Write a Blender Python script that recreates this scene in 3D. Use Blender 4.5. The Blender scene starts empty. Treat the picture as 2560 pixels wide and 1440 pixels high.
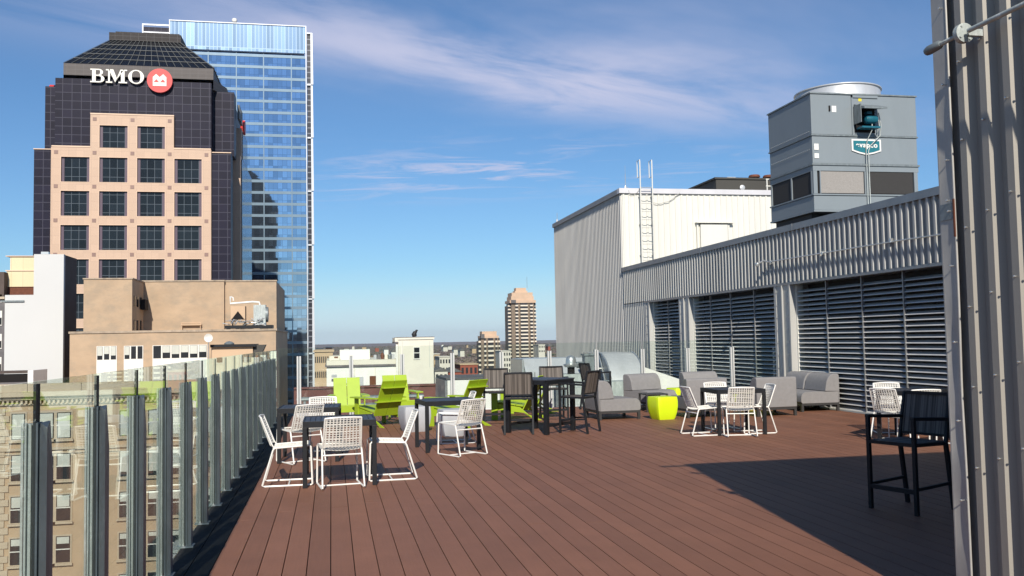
import bpy, math, random
from mathutils import Matrix, Vector
random.seed(7)
R = math.radians
S = bpy.context.scene
COL = S.collection

# ------------------------------------------------------------------ camera
PITCH, YAW, ROLL, FPX, EYE = R(3.197), R(11.16), R(1.06), 2300.0, 1.58
fw = Vector((math.sin(YAW)*math.cos(PITCH), math.cos(YAW)*math.cos(PITCH), math.sin(PITCH)))
r0 = Vector((math.cos(YAW), -math.sin(YAW), 0)); u0 = r0.cross(fw)
rt = r0*math.cos(ROLL) - u0*math.sin(ROLL); up = u0*math.cos(ROLL) + r0*math.sin(ROLL)
cd = bpy.data.cameras.new('camera'); cam = bpy.data.objects.new('camera', cd); COL.objects.link(cam)
cam.matrix_world = Matrix(((rt.x, up.x, -fw.x, 0), (rt.y, up.y, -fw.y, 0), (rt.z, up.z, -fw.z, EYE), (0, 0, 0, 1)))
cd.sensor_width = 36; cd.lens = 36*FPX/2560; cd.clip_start = .05; cd.clip_end = 60000
S.camera = cam
S.view_settings.view_transform = 'Standard'; S.view_settings.look = 'None'
S.view_settings.exposure = 0.12; S.view_settings.gamma = 1
S.render.engine = 'CYCLES'
S.cycles.max_bounces = 8; S.cycles.transparent_max_bounces = 24
S.cycles.caustics_reflective = False; S.cycles.caustics_refractive = False

# ------------------------------------------------------------------ sun and sky
SUN_AZ, SUN_EL = R(8.3), R(34.5)           # light travels towards +Y, 8 deg to +X
ld = Vector((math.sin(SUN_AZ)*math.cos(SUN_EL), math.cos(SUN_AZ)*math.cos(SUN_EL), -math.sin(SUN_EL)))
sl = bpy.data.lights.new('sun', 'SUN'); sl.energy = 4.9; sl.angle = R(.53); sl.color = (1, .93, .82)
so = bpy.data.objects.new('sun', sl); COL.objects.link(so)
so.rotation_euler = ld.to_track_quat('-Z', 'Y').to_euler()

W = bpy.data.worlds.new('World'); S.world = W; W.use_nodes = True
wn, wl = W.node_tree.nodes, W.node_tree.links
wn.clear()
def wnode(t, **k):
    n = wn.new(t)
    for a, b in k.items(): setattr(n, a, b)
    return n
def wmath(op, a, b=None, c=None, clamp=False):
    n = wn.new('ShaderNodeMath'); n.operation = op; n.use_clamp = clamp
    for i, v in enumerate((a, b, c)):
        if v is None: continue
        if isinstance(v, (int, float)): n.inputs[i].default_value = v
        else: wl.new(v, n.inputs[i])
    return n.outputs[0]
sky = wnode('ShaderNodeTexSky', sky_type='NISHITA', sun_disc=False, sun_elevation=SUN_EL, sun_rotation=math.pi+SUN_AZ,
            altitude=200, air_density=1.0, dust_density=.25, ozone_density=2.2)
tint = wnode('ShaderNodeMixRGB', blend_type='MULTIPLY'); tint.inputs[0].default_value = 1
tint.inputs[2].default_value = (.68, .95, 1.20, 1); wl.new(sky.outputs[0], tint.inputs[1])
tc = wnode('ShaderNodeTexCoord'); sp = wnode('ShaderNodeSeparateXYZ'); wl.new(tc.outputs['Generated'], sp.inputs[0])
zc = wmath('MAXIMUM', sp.outputs[2], .015)
cu, cv = wmath('DIVIDE', sp.outputs[0], zc), wmath('DIVIDE', sp.outputs[1], zc)
def wnoise(su, sv, scale, detail, rough, dist, seed, shear=0.0):
    cb = wnode('ShaderNodeCombineXYZ')
    wl.new(wmath('MULTIPLY', cu, su), cb.inputs[0])
    wl.new(wmath('MULTIPLY', wmath('ADD', cv, wmath('MULTIPLY', cu, shear)), sv), cb.inputs[1]); cb.inputs[2].default_value = seed
    n = wnode('ShaderNodeTexNoise'); wl.new(cb.outputs[0], n.inputs['Vector'])
    n.inputs['Scale'].default_value = scale; n.inputs['Detail'].default_value = detail
    n.inputs['Roughness'].default_value = rough; n.inputs['Distortion'].default_value = dist
    return n.outputs[0]
def band(v0, slope, width, wob=None):
    d = wmath('SUBTRACT', cv, wmath('ADD', wmath('MULTIPLY', cu, slope), v0))
    if wob is not None: d = wmath('ADD', d, wob)
    d = wmath('DIVIDE', d, width)
    return wmath('POWER', 2.718, wmath('MULTIPLY', wmath('MULTIPLY', d, d), -1))
def gauss(x0, w):
    d = wmath('DIVIDE', wmath('SUBTRACT', cu, x0), w)
    return wmath('POWER', 2.718, wmath('MULTIPLY', wmath('MULTIPLY', d, d), -1))
n1 = wnoise(1, 1.9, 1.1, 8, .60, .5, 3.1, -.42)
n2 = wnoise(1, 1.4, .6, 5, .55, .3, 8.2, -.42)
wob = wmath('MULTIPLY', wmath('SUBTRACT', n2, .5), 1.4)
def ramp(v, lo, hi):
    m = wnode('ShaderNodeMapRange'); wl.new(v, m.inputs[0]); m.inputs[1].default_value = lo; m.inputs[2].default_value = hi
    m.interpolation_type = 'SMOOTHSTEP'; return m.outputs[0]
main = wmath('MULTIPLY', wmath('MULTIPLY', band(2.98, .40, .44, wob), gauss(.75, 1.35)), ramp(n1, .26, .60))
veil = wmath('MULTIPLY', wmath('MULTIPLY', band(2.85, .25, .62, wob), gauss(.1, 2.3)), ramp(n2, .25, .75))
n3 = wnoise(1, 2.0, 1.5, 8, .65, .7, 12.7, .25)
w2 = wmath('MULTIPLY', wmath('MULTIPLY', band(5.7, -.30, .75), gauss(.9, 1.3)), ramp(n3, .47, .66))
n4 = wnoise(.35, .12, 1.0, 6, .6, .4, 21.0)
low = wmath('MULTIPLY', ramp(cv, 8, 22), ramp(n4, .50, .78))
cl = wmath('ADD', wmath('ADD', wmath('MULTIPLY', main, .85), wmath('MULTIPLY', veil, .40)), wmath('ADD', wmath('MULTIPLY', w2, .75), wmath('MULTIPLY', low, .22)), clamp=True)
cl = wmath('MULTIPLY', cl, ramp(sp.outputs[2], .012, .05))
mx = wnode('ShaderNodeMixRGB'); wl.new(cl, mx.inputs[0]); wl.new(tint.outputs[0], mx.inputs[1]); mx.inputs[2].default_value = (6.9, 7.1, 9.2, 1)
hz = wmath('MULTIPLY', wmath('SUBTRACT', 1, ramp(sp.outputs[2], .0, .085)), .62)
mh = wnode('ShaderNodeMixRGB'); wl.new(hz, mh.inputs[0]); wl.new(mx.outputs[0], mh.inputs[1]); mh.inputs[2].default_value = (7.6, 9.2, 11.2, 1)
bg = wnode('ShaderNodeBackground'); wl.new(mh.outputs[0], bg.inputs[0]); bg.inputs[1].default_value = .081
wo = wnode('ShaderNodeOutputWorld'); wl.new(bg.outputs[0], wo.inputs[0])

# ------------------------------------------------------------------ materials
def mat(name, col, rough=.6, metal=0.0, var=.12, scale=3.0, bump=0.0, bscale=60.0, spec=.5, stain=None, stretch=(1, 1, 1), coat=0.0):
    m = bpy.data.materials.new(name); m.use_nodes = True
    N, L = m.node_tree.nodes, m.node_tree.links
    b = N['Principled BSDF']
    b.inputs['Roughness'].default_value = rough; b.inputs['Metallic'].default_value = metal
    b.inputs['Specular IOR Level'].default_value = spec; b.inputs['Coat Weight'].default_value = coat
    tc = N.new('ShaderNodeTexCoord'); mp = N.new('ShaderNodeMapping'); mp.inputs['Scale'].default_value = stretch
    L.new(tc.outputs['Object'], mp.inputs[0])
    n = N.new('ShaderNodeTexNoise'); n.inputs['Scale'].default_value = scale; n.inputs['Detail'].default_value = 6; n.inputs['Roughness'].default_value = .6
    L.new(mp.outputs[0], n.inputs['Vector'])
    r = N.new('ShaderNodeValToRGB'); L.new(n.outputs[0], r.inputs[0])
    r.color_ramp.elements[0].position = .3; r.color_ramp.elements[1].position = .7
    r.color_ramp.elements[0].color = tuple(c*(1-var) for c in col)+(1,)
    r.color_ramp.elements[1].color = tuple(min(1, c*(1+var)) for c in col)+(1,)
    out = r.outputs[0]
    if stain:                                   # stain = (colour, scale, low, high, amount)
        n2 = N.new('ShaderNodeTexNoise'); n2.inputs['Scale'].default_value = stain[1]; n2.inputs['Detail'].default_value = 8
        n2.inputs['Roughness'].default_value = .7
        L.new(mp.outputs[0], n2.inputs['Vector'])
        mr = N.new('ShaderNodeMapRange'); L.new(n2.outputs[0], mr.inputs[0]); mr.inputs[1].default_value = stain[2]; mr.inputs[2].default_value = stain[3]; mr.inputs[4].default_value = stain[4]
        k = N.new('ShaderNodeMixRGB'); L.new(mr.outputs[0], k.inputs[0]); L.new(out, k.inputs[1]); k.inputs[2].default_value = tuple(stain[0])+(1,)
        out = k.outputs[0]
    L.new(out, b.inputs['Base Color'])
    if bump:
        n3 = N.new('ShaderNodeTexNoise'); n3.inputs['Scale'].default_value = bscale; n3.inputs['Detail'].default_value = 4
        L.new(tc.outputs['Object'], n3.inputs['Vector'])
        bp = N.new('ShaderNodeBump'); bp.inputs['Strength'].default_value = bump; bp.inputs['Distance'].default_value = .02
        L.new(n3.outputs[0], bp.inputs['Height']); L.new(bp.outputs[0], b.inputs['Normal'])
    return m

def line_mat(name, col, line, px, pz, w=.06, rough=.3, var=.15, metal=0.0, offx=0.0, offz=0.0, axis=0, spec=.5):
    """panel material: thin joints every px metres (x or y) and pz metres (z), each panel a slightly different tone"""
    m = mat(name, col, rough, metal, 0, spec=spec)
    N, L = m.node_tree.nodes, m.node_tree.links; b = N['Principled BSDF']
    tc = N.new('ShaderNodeTexCoord'); sx = N.new('ShaderNodeSeparateXYZ'); L.new(tc.outputs['Object'], sx.inputs[0])
    def M(op, a, c=None):
        n = N.new('ShaderNodeMath'); n.operation = op
        for i, v in enumerate((a, c)):
            if v is None: continue
            if isinstance(v, (int, float)): n.inputs[i].default_value = v
            else: L.new(v, n.inputs[i])
        return n.outputs[0]
    hx = M('ADD', sx.outputs[0], sx.outputs[1]) if axis == 2 else sx.outputs[axis]
    a = M('DIVIDE', M('ADD', hx, offx+1000*px), px); c = M('DIVIDE', M('ADD', sx.outputs[2], offz+1000*pz), pz)
    la = M('LESS_THAN', M('FRACT', a), w/px); lc = M('LESS_THAN', M('FRACT', c), w/pz)
    ln = M('MAXIMUM', la, lc)
    cb = N.new('ShaderNodeCombineXYZ'); L.new(M('FLOOR', a), cb.inputs[0]); L.new(M('FLOOR', c), cb.inputs[1])
    wnn = N.new('ShaderNodeTexWhiteNoise'); L.new(cb.outputs[0], wnn.inputs[0])
    mr = N.new('ShaderNodeMapRange'); L.new(wnn.outputs[0], mr.inputs[0]); mr.inputs[3].default_value = 1-var; mr.inputs[4].default_value = 1+var
    k1 = N.new('ShaderNodeMixRGB'); k1.blend_type = 'MULTIPLY'; k1.inputs[0].default_value = 1; k1.inputs[1].default_value = tuple(col)+(1,)
    L.new(mr.outputs[0], k1.inputs[2])
    k = N.new('ShaderNodeMixRGB'); L.new(ln, k.inputs[0]); L.new(k1.outputs[0], k.inputs[1]); k.inputs[2].default_value = tuple(line)+(1,)
    L.new(k.outputs[0], b.inputs['Base Color'])
    if metal > .3 or rough < .15:               # each pane set at a slightly different angle
        nm = N.new('ShaderNodeNormalMap') if False else None
        geo = N.new('ShaderNodeNewGeometry')
        vs = N.new('ShaderNodeVectorMath'); vs.operation = 'SUBTRACT'; L.new(wnn.outputs[1], vs.inputs[0]); vs.inputs[1].default_value = (.5, .5, .5)
        sc = N.new('ShaderNodeVectorMath'); sc.operation = 'SCALE'; L.new(vs.outputs[0], sc.inputs[0]); sc.inputs[3].default_value = .010
        ad = N.new('ShaderNodeVectorMath'); ad.operation = 'ADD'; L.new(geo.outputs['Normal'], ad.inputs[0]); L.new(sc.outputs[0], ad.inputs[1])
        no = N.new('ShaderNodeVectorMath'); no.operation = 'NORMALIZE'; L.new(ad.outputs[0], no.inputs[0]); L.new(no.outputs[0], b.inputs['Normal'])
    return m

def glass_mat(name, tintc, f0=.045, rough=.0):
    """clear sheet glass: tinted see-through plus Fresnel reflection"""
    m = bpy.data.materials.new(name); m.use_nodes = True; N, L = m.node_tree.nodes, m.node_tree.links
    N.clear(); out = N.new('ShaderNodeOutputMaterial')
    tr = N.new('ShaderNodeBsdfTransparent'); tr.inputs[0].default_value = tuple(tintc)+(1,)
    gl = N.new('ShaderNodeBsdfGlossy'); gl.inputs['Roughness'].default_value = rough; gl.inputs[0].default_value = (.92, 1, .95, 1)
    geo = N.new('ShaderNodeNewGeometry'); dt = N.new('ShaderNodeVectorMath'); dt.operation = 'DOT_PRODUCT'
    L.new(geo.outputs['Normal'], dt.inputs[0]); L.new(geo.outputs['Incoming'], dt.inputs[1])
    def M(op, a, b):
        n = N.new('ShaderNodeMath'); n.operation = op
        for i, v in enumerate((a, b)):
            if isinstance(v, (int, float)): n.inputs[i].default_value = v
            else: L.new(v, n.inputs[i])
        return n.outputs[0]
    ab = N.new('ShaderNodeMath'); ab.operation = 'ABSOLUTE'; L.new(dt.outputs['Value'], ab.inputs[0])
    f = M('ADD', M('MULTIPLY', M('POWER', M('SUBTRACT', 1, ab.outputs[0]), 5.0), (1-f0)*.75), f0)
    mix = N.new('ShaderNodeMixShader'); L.new(f, mix.inputs[0]); L.new(tr.outputs[0], mix.inputs[1]); L.new(gl.outputs[0], mix.inputs[2])
    L.new(mix.outputs[0], out.inputs[0]); return m

M_ = {}
M_['deck'] = mat('composite_deck_board', (.222, .100, .059), .62, 0, .05, 2, .12, 220, .35)
M_['deck_dark'] = mat('charcoal_deck_board', (.020, .021, .022), .8, 0, .25, 5, .1, 160, .15, stain=((.10, .105, .11), 9, .56, .8, .6))
M_['plenum'] = mat('dark_grey_plenum', (.03, .03, .032), .9)
M_['void'] = mat('dark_void', (.006, .004, .004), .9)
M_['galv'] = mat('galvanised_steel', (.42, .46, .445), .5, .15, .20, 7, .15, 60, stain=((.68, .70, .69), 13, .52, .70, .8), stretch=(1, 1, .35))
M_['galv_dark'] = mat('weathered_steel', (.20, .228, .236), .5, .25, .25, 9, .1, 60, stain=((.48, .52, .52), 12, .60, .74, .8), stretch=(1, 1, .35))
M_['alum'] = mat('brushed_aluminium', (.62, .63, .62), .35, .75, .08, 12, stretch=(1, 1, .2))
M_['alum2'] = mat('pale_satin_aluminium', (.60, .60, .585), .5, .25, .06, 8, stretch=(1, 1, .2))
M_['gasket'] = mat('black_rubber', (.012, .012, .013), .6)
M_['railglass'] = glass_mat('railing_glass', (.93, .965, .945))
M_['siding'] = mat('ribbed_metal_siding', (.70, .685, .62), .48, 0, .05, 1.2, .05, 8, stain=((.42, .41, .39), 2.2, .55, .85, .35), stretch=(1, 1, .12))
M_['siding_side'] = mat('shaded_side_siding', (.50, .485, .455), .55, 0, .07, 1.2, .05, 8, stain=((.30, .295, .28), 3.0, .5, .8, .5), stretch=(1, 1, .08))  # darker copy of the ribbed siding, painting the shade of one side
M_['siding_grey'] = mat('weathered_grey_siding', (.46, .455, .43), .5, .1, .10, 1.5, .04, 8, stain=((.24, .24, .235), 2.0, .5, .8, .5), stretch=(1, 1, .10))
M_['flash'] = mat('dented_flashing', (.43, .415, .385), .5, .15, .10, 1.5, .5, 2.2, stain=((.20, .19, .18), 3, .5, .8, .5))
M_['coping'] = mat('metal_coping', (.27, .275, .28), .4, .5, .10, 2)
M_['coping_white'] = mat('white_coping', (.66, .64, .65), .45, .2, .06, 2)
M_['slat'] = mat('louvre_slat', (.60, .595, .57), .45, .1, .10, 4)
M_['bolt'] = mat('zinc_bolt', (.75, .74, .70), .25, .8)
M_['anthracite'] = mat('anthracite_aluminium', (.013, .014, .017), .5, 0, .15, 6, .05, 90, .3)
M_['anthracite2'] = mat('charcoal_slat', (.040, .044, .055), .5, 0, .14, 8, .05, 90)
M_['white'] = mat('white_powder_coat', (.80, .785, .74), .35, 0, .03, 4)
M_['weave'] = mat('white_woven_cord', (.78, .765, .71), .75, 0, .10, 40, .4, 260)
M_['lime'] = mat('lime_green_plank', (.33, .46, .02), .45, 0, .06, 5, .03, 60)
M_['cube'] = mat('lime_yellow_plastic', (.66, .86, .015), .38, 0, .02, 2)
M_['sofa'] = mat('grey_upholstery', (.245, .238, .238), .9, 0, .07, 14, .25, 300, .2)
M_['sofa_base'] = mat('dark_bronze_base', (.035, .034, .034), .5, 0, .1, 6)
M_['drum'] = mat('pale_grey_concrete', (.44, .45, .47), .7, 0, .06, 5, .05, 60)
M_['sheet'] = mat('galvanised_duct', (.56, .57, .58), .42, .30, .10, 2.5, .05, 3, stretch=(1, 1, .4))
M_['paint_white'] = mat('white_painted_metal', (.76, .755, .73), .5, 0, .06, 2, stain=((.45, .44, .42), 3, .6, .85, .5))
M_['roof'] = mat('roof_membrane', (.12, .12, .125), .9, 0, .25, .7, .1, 20, stain=((.24, .23, .22), .4, .5, .75, .7))
M_['brownroof'] = mat('red_brown_flashing', (.16, .062, .052), .7, 0, .2, 1.5, stain=((.07, .04, .04), 2, .5, .75, .6))

def sling_mat():
    m = mat('striped_sling', (.13, .11, .09), .75, 0, .1); N, L = m.node_tree.nodes, m.node_tree.links; b = N['Principled BSDF']
    tc = N.new('ShaderNodeTexCoord'); w = N.new('ShaderNodeTexNoise'); mp = N.new('ShaderNodeMapping'); mp.inputs['Scale'].default_value = (70, .01, .6)
    L.new(tc.outputs['Object'], mp.inputs[0]); L.new(mp.outputs[0], w.inputs['Vector']); w.inputs['Scale'].default_value = 1; w.inputs['Detail'].default_value = 2
    r = N.new('ShaderNodeValToRGB'); r.color_ramp.elements[0].position = .38; r.color_ramp.elements[1].position = .62
    r.color_ramp.elements[0].color = (.055, .045, .038, 1); r.color_ramp.elements[1].color = (.17, .145, .125, 1)
    L.new(w.outputs[0], r.inputs[0]); L.new(r.outputs[0], b.inputs['Base Color']); return m
M_['sling'] = sling_mat()

# ------------------------------------------------------------------ mesh helpers
class MB:
    def __init__(s): s.v = []; s.f = []; s.m = []; s.X = Matrix.Identity(4)
    def _v(s, p): s.v.append(tuple(s.X @ Vector(p))); return len(s.v)-1
    def face(s, pts, m=0): s.f.append([s._v(p) for p in pts]); s.m.append(m); return s
    def box(s, x0, y0, z0, x1, y1, z1, m=0):
        if x0 > x1: x0, x1 = x1, x0
        if y0 > y1: y0, y1 = y1, y0
        if z0 > z1: z0, z1 = z1, z0
        i = [s._v(p) for p in ((x0, y0, z0), (x1, y0, z0), (x1, y1, z0), (x0, y1, z0), (x0, y0, z1), (x1, y0, z1), (x1, y1, z1), (x0, y1, z1))]
        for q in ((0, 3, 2, 1), (4, 5, 6, 7), (0, 1, 5, 4), (1, 2, 6, 5), (2, 3, 7, 6), (3, 0, 4, 7)):
            s.f.append([i[k] for k in q]); s.m.append(m)
        return s
    def bar(s, a, b, w, h=None, m=0, upv=(0, 0, 1)):      # box beam from a to b
        a, b = Vector(a), Vector(b); h = h or w; d = (b-a).normalized(); u = Vector(upv)
        if abs(d.dot(u)) > .98: u = Vector((0, 1, 0))
        x = d.cross(u).normalized(); y = x.cross(d).normalized()
        c = [(-.5, -.5), (.5, -.5), (.5, .5), (-.5, .5)]
        i = [s._v(p + x*(cx*w) + y*(cy*h)) for p in (a, b) for cx, cy in c]
        for q in ((3, 2, 1, 0), (4, 5, 6, 7), (0, 1, 5, 4), (1, 2, 6, 5), (2, 3, 7, 6), (3, 0, 4, 7)):
            s.f.append([i[k] for k in q]); s.m.append(m)
        return s
    def tube(s, pts, r, n=8, closed=False, m=0):
        P = [Vector(p) for p in pts]; rings = []
        K = len(P)
        rr = r if isinstance(r, (list, tuple)) else [r]*K
        prev = None
        for k in range(K):
            a = P[k-1] if (k > 0 or closed) else P[k]; b = P[(k+1) % K] if (k < K-1 or closed) else P[k]
            d = (b-a).normalized()
            if prev is None:
                u = Vector((0, 0, 1)) if abs(d.z) < .9 else Vector((1, 0, 0)); x = d.cross(u).normalized()
            else:
                x = (prev - d*prev.dot(d)).normalized()
            prev = x; y = d.cross(x)
            rings.append([s._v(P[k] + x*(rr[k]*math.cos(2*math.pi*j/n)) + y*(rr[k]*math.sin(2*math.pi*j/n))) for j in range(n)])
        for k in range(K if closed else K-1):
            A, B = rings[k], rings[(k+1) % K]
            for j in range(n): s.f.append([A[j], A[(j+1) % n], B[(j+1) % n], B[j]]); s.m.append(m)
        if not closed:
            s.f.append(rings[0][::-1]); s.m.append(m); s.f.append(rings[-1]); s.m.append(m)
        return s
    def lathe(s, prof, c=(0, 0, 0), n=20, m=0, axis='z'):
        rings = []
        for r, z in prof:
            ring = []
            for j in range(n):
                a = 2*math.pi*j/n; p = (r*math.cos(a), r*math.sin(a), z)
                if axis == 'y': p = (p[0], p[2], p[1])
                if axis == 'x': p = (p[2], p[0], p[1])
                ring.append(s._v((c[0]+p[0], c[1]+p[1], c[2]+p[2])))
            rings.append(ring)
        for A, B in zip(rings, rings[1:]):
            for j in range(n): s.f.append([A[j], A[(j+1) % n], B[(j+1) % n], B[j]]); s.m.append(m)
        s.f.append(rings[0][::-1]); s.m.append(m); s.f.append(rings[-1]); s.m.append(m)
        return s
    def prism(s, poly, a, b, axis='y', m=0, hole=None):
        """2-D outline extruded from a to b; axis y: outline in (x, z); axis x: outline in (y, z); axis z: (x, y)"""
        def P(q, t): return {'y': (q[0], t, q[1]), 'x': (t, q[0], q[1]), 'z': (q[0], q[1], t)}[axis]
        A = [s._v(P(q, a)) for q in poly]; B = [s._v(P(q, b)) for q in poly]; n = len(poly)
        s.f.append(A[::-1]); s.m.append(m); s.f.append(B); s.m.append(m)
        for j in range(n): s.f.append([A[j], A[(j+1) % n], B[(j+1) % n], B[j]]); s.m.append(m)
        return s
    def build(s, name, mats, parent=None, smooth=False, bevel=0.0, label=None):
        me = bpy.data.meshes.new(name)
        off = parent_loc(parent) if parent else Vector((0, 0, 0))
        me.from_pydata([tuple(Vector(p)-off) for p in s.v], [], s.f)
        for k in (mats if isinstance(mats, (list, tuple)) else [mats]): me.materials.append(M_[k] if isinstance(k, str) else k)
        me.polygons.foreach_set('material_index', s.m)
        import bmesh
        bm = bmesh.new(); bm.from_mesh(me); bmesh.ops.recalc_face_normals(bm, faces=bm.faces); bm.to_mesh(me); bm.free()
        if smooth:
            me.polygons.foreach_set('use_smooth', [True]*len(me.polygons))
            me.set_sharp_from_angle(angle=R(38))
        o = bpy.data.objects.new(name, me); COL.objects.link(o)
        if parent: o.parent = parent
        if bevel:
            bv = o.modifiers.new('bevel', 'BEVEL'); bv.width = bevel; bv.segments = 2; bv.limit_method = 'ANGLE'; bv.angle_limit = R(50)
        if label: o['label'] = label
        return o
def parent_loc(o):
    v = Vector((0, 0, 0))
    while o is not None: v += Vector(o.location); o = o.parent
    return v
def thing(name, label, cat, loc=(0, 0, 0), group=None):
    o = bpy.data.objects.new(name, None); COL.objects.link(o); o.location = loc; o.empty_display_size = .2
    o['label'] = label; o['category'] = cat
    if group: o['group'] = group
    return o
def tag(o, label=None, cat=None, group=None, kind=None):
    for k, v in (('label', label), ('category', cat), ('group', group), ('kind', kind)):
        if v: o[k] = v
    return o
def dup(root, loc, rz, label=None, group=None):
    """a copy of a thing with copies of its parts and sub-parts"""
    def cp(o, par):
        c = o.copy(); COL.objects.link(c); c.parent = par
        for ch in list(kids.get(o.name, ())): cp(ch, c)
        return c
    kids = {}
    for o in COL.objects:
        if o.parent: kids.setdefault(o.parent.name, []).append(o)
    r = cp(root, None); r.location = loc; r.rotation_euler = (0, 0, R(rz))
    if label: r['label'] = label
    if group: r['group'] = group
    return r
def place(proto, spots, group):
    """first spot moves the prototype itself, later spots take copies"""
    src = None; res = []
    for i, (x, y, rz, label) in enumerate(spots[1:]):
        res.append(dup(proto, (x, y, 0), rz, label, group))
    x, y, rz, label = spots[0]
    proto.location = (x, y, 0); proto.rotation_euler = (0, 0, R(rz)); proto['label'] = label; proto['group'] = group
    return [proto]+res
def text_mesh(body, size, depth, name, m, parent, loc, rot, bold=0.0, sx=1.0):
    cu_ = bpy.data.curves.new(name, 'FONT'); cu_.body = body; cu_.size = size; cu_.extrude = depth; cu_.offset = bold; cu_.space_character = 1.12; cu_.align_x = 'CENTER'; cu_.align_y = 'CENTER'
    t = bpy.data.objects.new(name+'_curve', cu_); COL.objects.link(t)
    bpy.context.view_layer.update()
    me = bpy.data.meshes.new_from_object(t.evaluated_get(bpy.context.evaluated_depsgraph_get()))
    bpy.data.objects.remove(t); bpy.data.curves.remove(cu_)
    me.transform(Matrix.Diagonal((sx, 1, 1, 1))); me.materials.clear(); me.materials.append(M_[m] if isinstance(m, str) else m)
    o = bpy.data.objects.new(name, me); COL.objects.link(o); o.rotation_euler = rot
    o.location = Vector(loc) - (parent_loc(parent) if parent else Vector((0, 0, 0))); o.parent = parent
    return o

GZ = -47.0     # street level; the deck is z = 0

# ------------------------------------------------------------------ setting: deck, ground
deck = MB(); border = MB()
PITCHB, X0 = .165, -.840
k = -2
DX1 = 10.20
while X0 + k*PITCHB < DX1:
    xa = X0+k*PITCHB+.0035; xb = X0+(k+1)*PITCHB-.0035
    if k == -2: xa = -1.168
    xb = min(xb, DX1)
    y = -4.0 - random.random()*3
    while y < 20.75:
        y2 = y + 4.88
        (border if k < 0 else deck).box(xa, max(y, -4)+.003, -.028, xb, min(y2, 20.75)-.003, 0)
        y = y2
    k += 1
def deck_variation():
    m = M_['deck']; N, L = m.node_tree.nodes, m.node_tree.links; b = N['Principled BSDF']
    src = b.inputs['Base Color'].links[0].from_socket
    tc = N.new('ShaderNodeTexCoord'); sx = N.new('ShaderNodeSeparateXYZ'); L.new(tc.outputs['Object'], sx.inputs[0])
    def M(op, a, c):
        n = N.new('ShaderNodeMath'); n.operation = op
        for i, v in enumerate((a, c)):
            if isinstance(v, (int, float)): n.inputs[i].default_value = v
            else: L.new(v, n.inputs[i])
        return n.outputs[0]
    fl = N.new('ShaderNodeMath'); fl.operation = 'FLOOR'; L.new(M('DIVIDE', M('SUBTRACT', sx.outputs[0], X0), PITCHB), fl.inputs[0])
    wn_ = N.new('ShaderNodeTexWhiteNoise'); wn_.noise_dimensions = '1D'; L.new(fl.outputs[0], wn_.inputs['W'])
    mr = N.new('ShaderNodeMapRange'); L.new(wn_.outputs[0], mr.inputs[0]); mr.inputs[3].default_value = .89; mr.inputs[4].default_value = 1.09
    # fine wood grain along the board and a few scuffs
    mp = N.new('ShaderNodeMapping'); mp.inputs['Scale'].default_value = (60, 2.2, 1); L.new(tc.outputs['Object'], mp.inputs[0])
    g = N.new('ShaderNodeTexNoise'); g.inputs['Scale'].default_value = 1; g.inputs['Detail'].default_value = 5; L.new(mp.outputs[0], g.inputs['Vector'])
    m2 = N.new('ShaderNodeMapRange'); L.new(g.outputs[0], m2.inputs[0]); m2.inputs[3].default_value = .88; m2.inputs[4].default_value = 1.12
    sc = N.new('ShaderNodeTexNoise'); sc.inputs['Scale'].default_value = .9; sc.inputs['Detail'].default_value = 7; sc.inputs['Roughness'].default_value = .7; L.new(tc.outputs['Object'], sc.inputs['Vector'])
    m3 = N.new('ShaderNodeMapRange'); L.new(sc.outputs[0], m3.inputs[0]); m3.inputs[1].default_value = .3; m3.inputs[2].default_value = .7; m3.inputs[3].default_value = .9; m3.inputs[4].default_value = 1.1
    f = M('MULTIPLY', M('MULTIPLY', mr.outputs[0], m2.outputs[0]), m3.outputs[0])
    k_ = N.new('ShaderNodeMixRGB'); k_.blend_type = 'MULTIPLY'; k_.inputs[0].default_value = 1; L.new(src, k_.inputs[1]); L.new(f, k_.inputs[2])
    L.new(k_.outputs[0], b.inputs['Base Color'])
deck_variation()
d = deck.build('deck', 'deck'); tag(d, kind='structure')
d = border.build('deck_border', 'deck_dark'); tag(d, kind='structure')
g = MB(); g.box(-1.168, -4, -.15, 10.2, 20.75, -.034); tag(g.build('deck_base', 'void'), kind='structure')

M_['ground'] = mat('city_ground', (.17, .135, .115), .95, 0, .3, .01, stain=((.14, .135, .085), .004, .45, .7, .8))
g = MB(); g.face([(-30000, -30000, GZ), (30000, -30000, GZ), (30000, 30000, GZ), (-30000, 30000, GZ)]); tag(g.build('ground', 'ground'), kind='structure')
M_['asphalt'] = mat('asphalt', (.055, .055, .057), .85, 0, .2, .3)
M_['paintline'] = mat('road_marking', (.7, .7, .66), .7)
g = MB(); g.box(-300, 52, GZ+.004, 300, 68, GZ+.02); tag(g.build('cross_street', 'asphalt'), kind='structure')
g = MB()
for i in range(-40, 40): g.box(i*7, 59.9, GZ+.022, i*7+3, 60.1, GZ+.027)
tag(g.build('lane_markings', 'paintline'), kind='structure')

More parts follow.
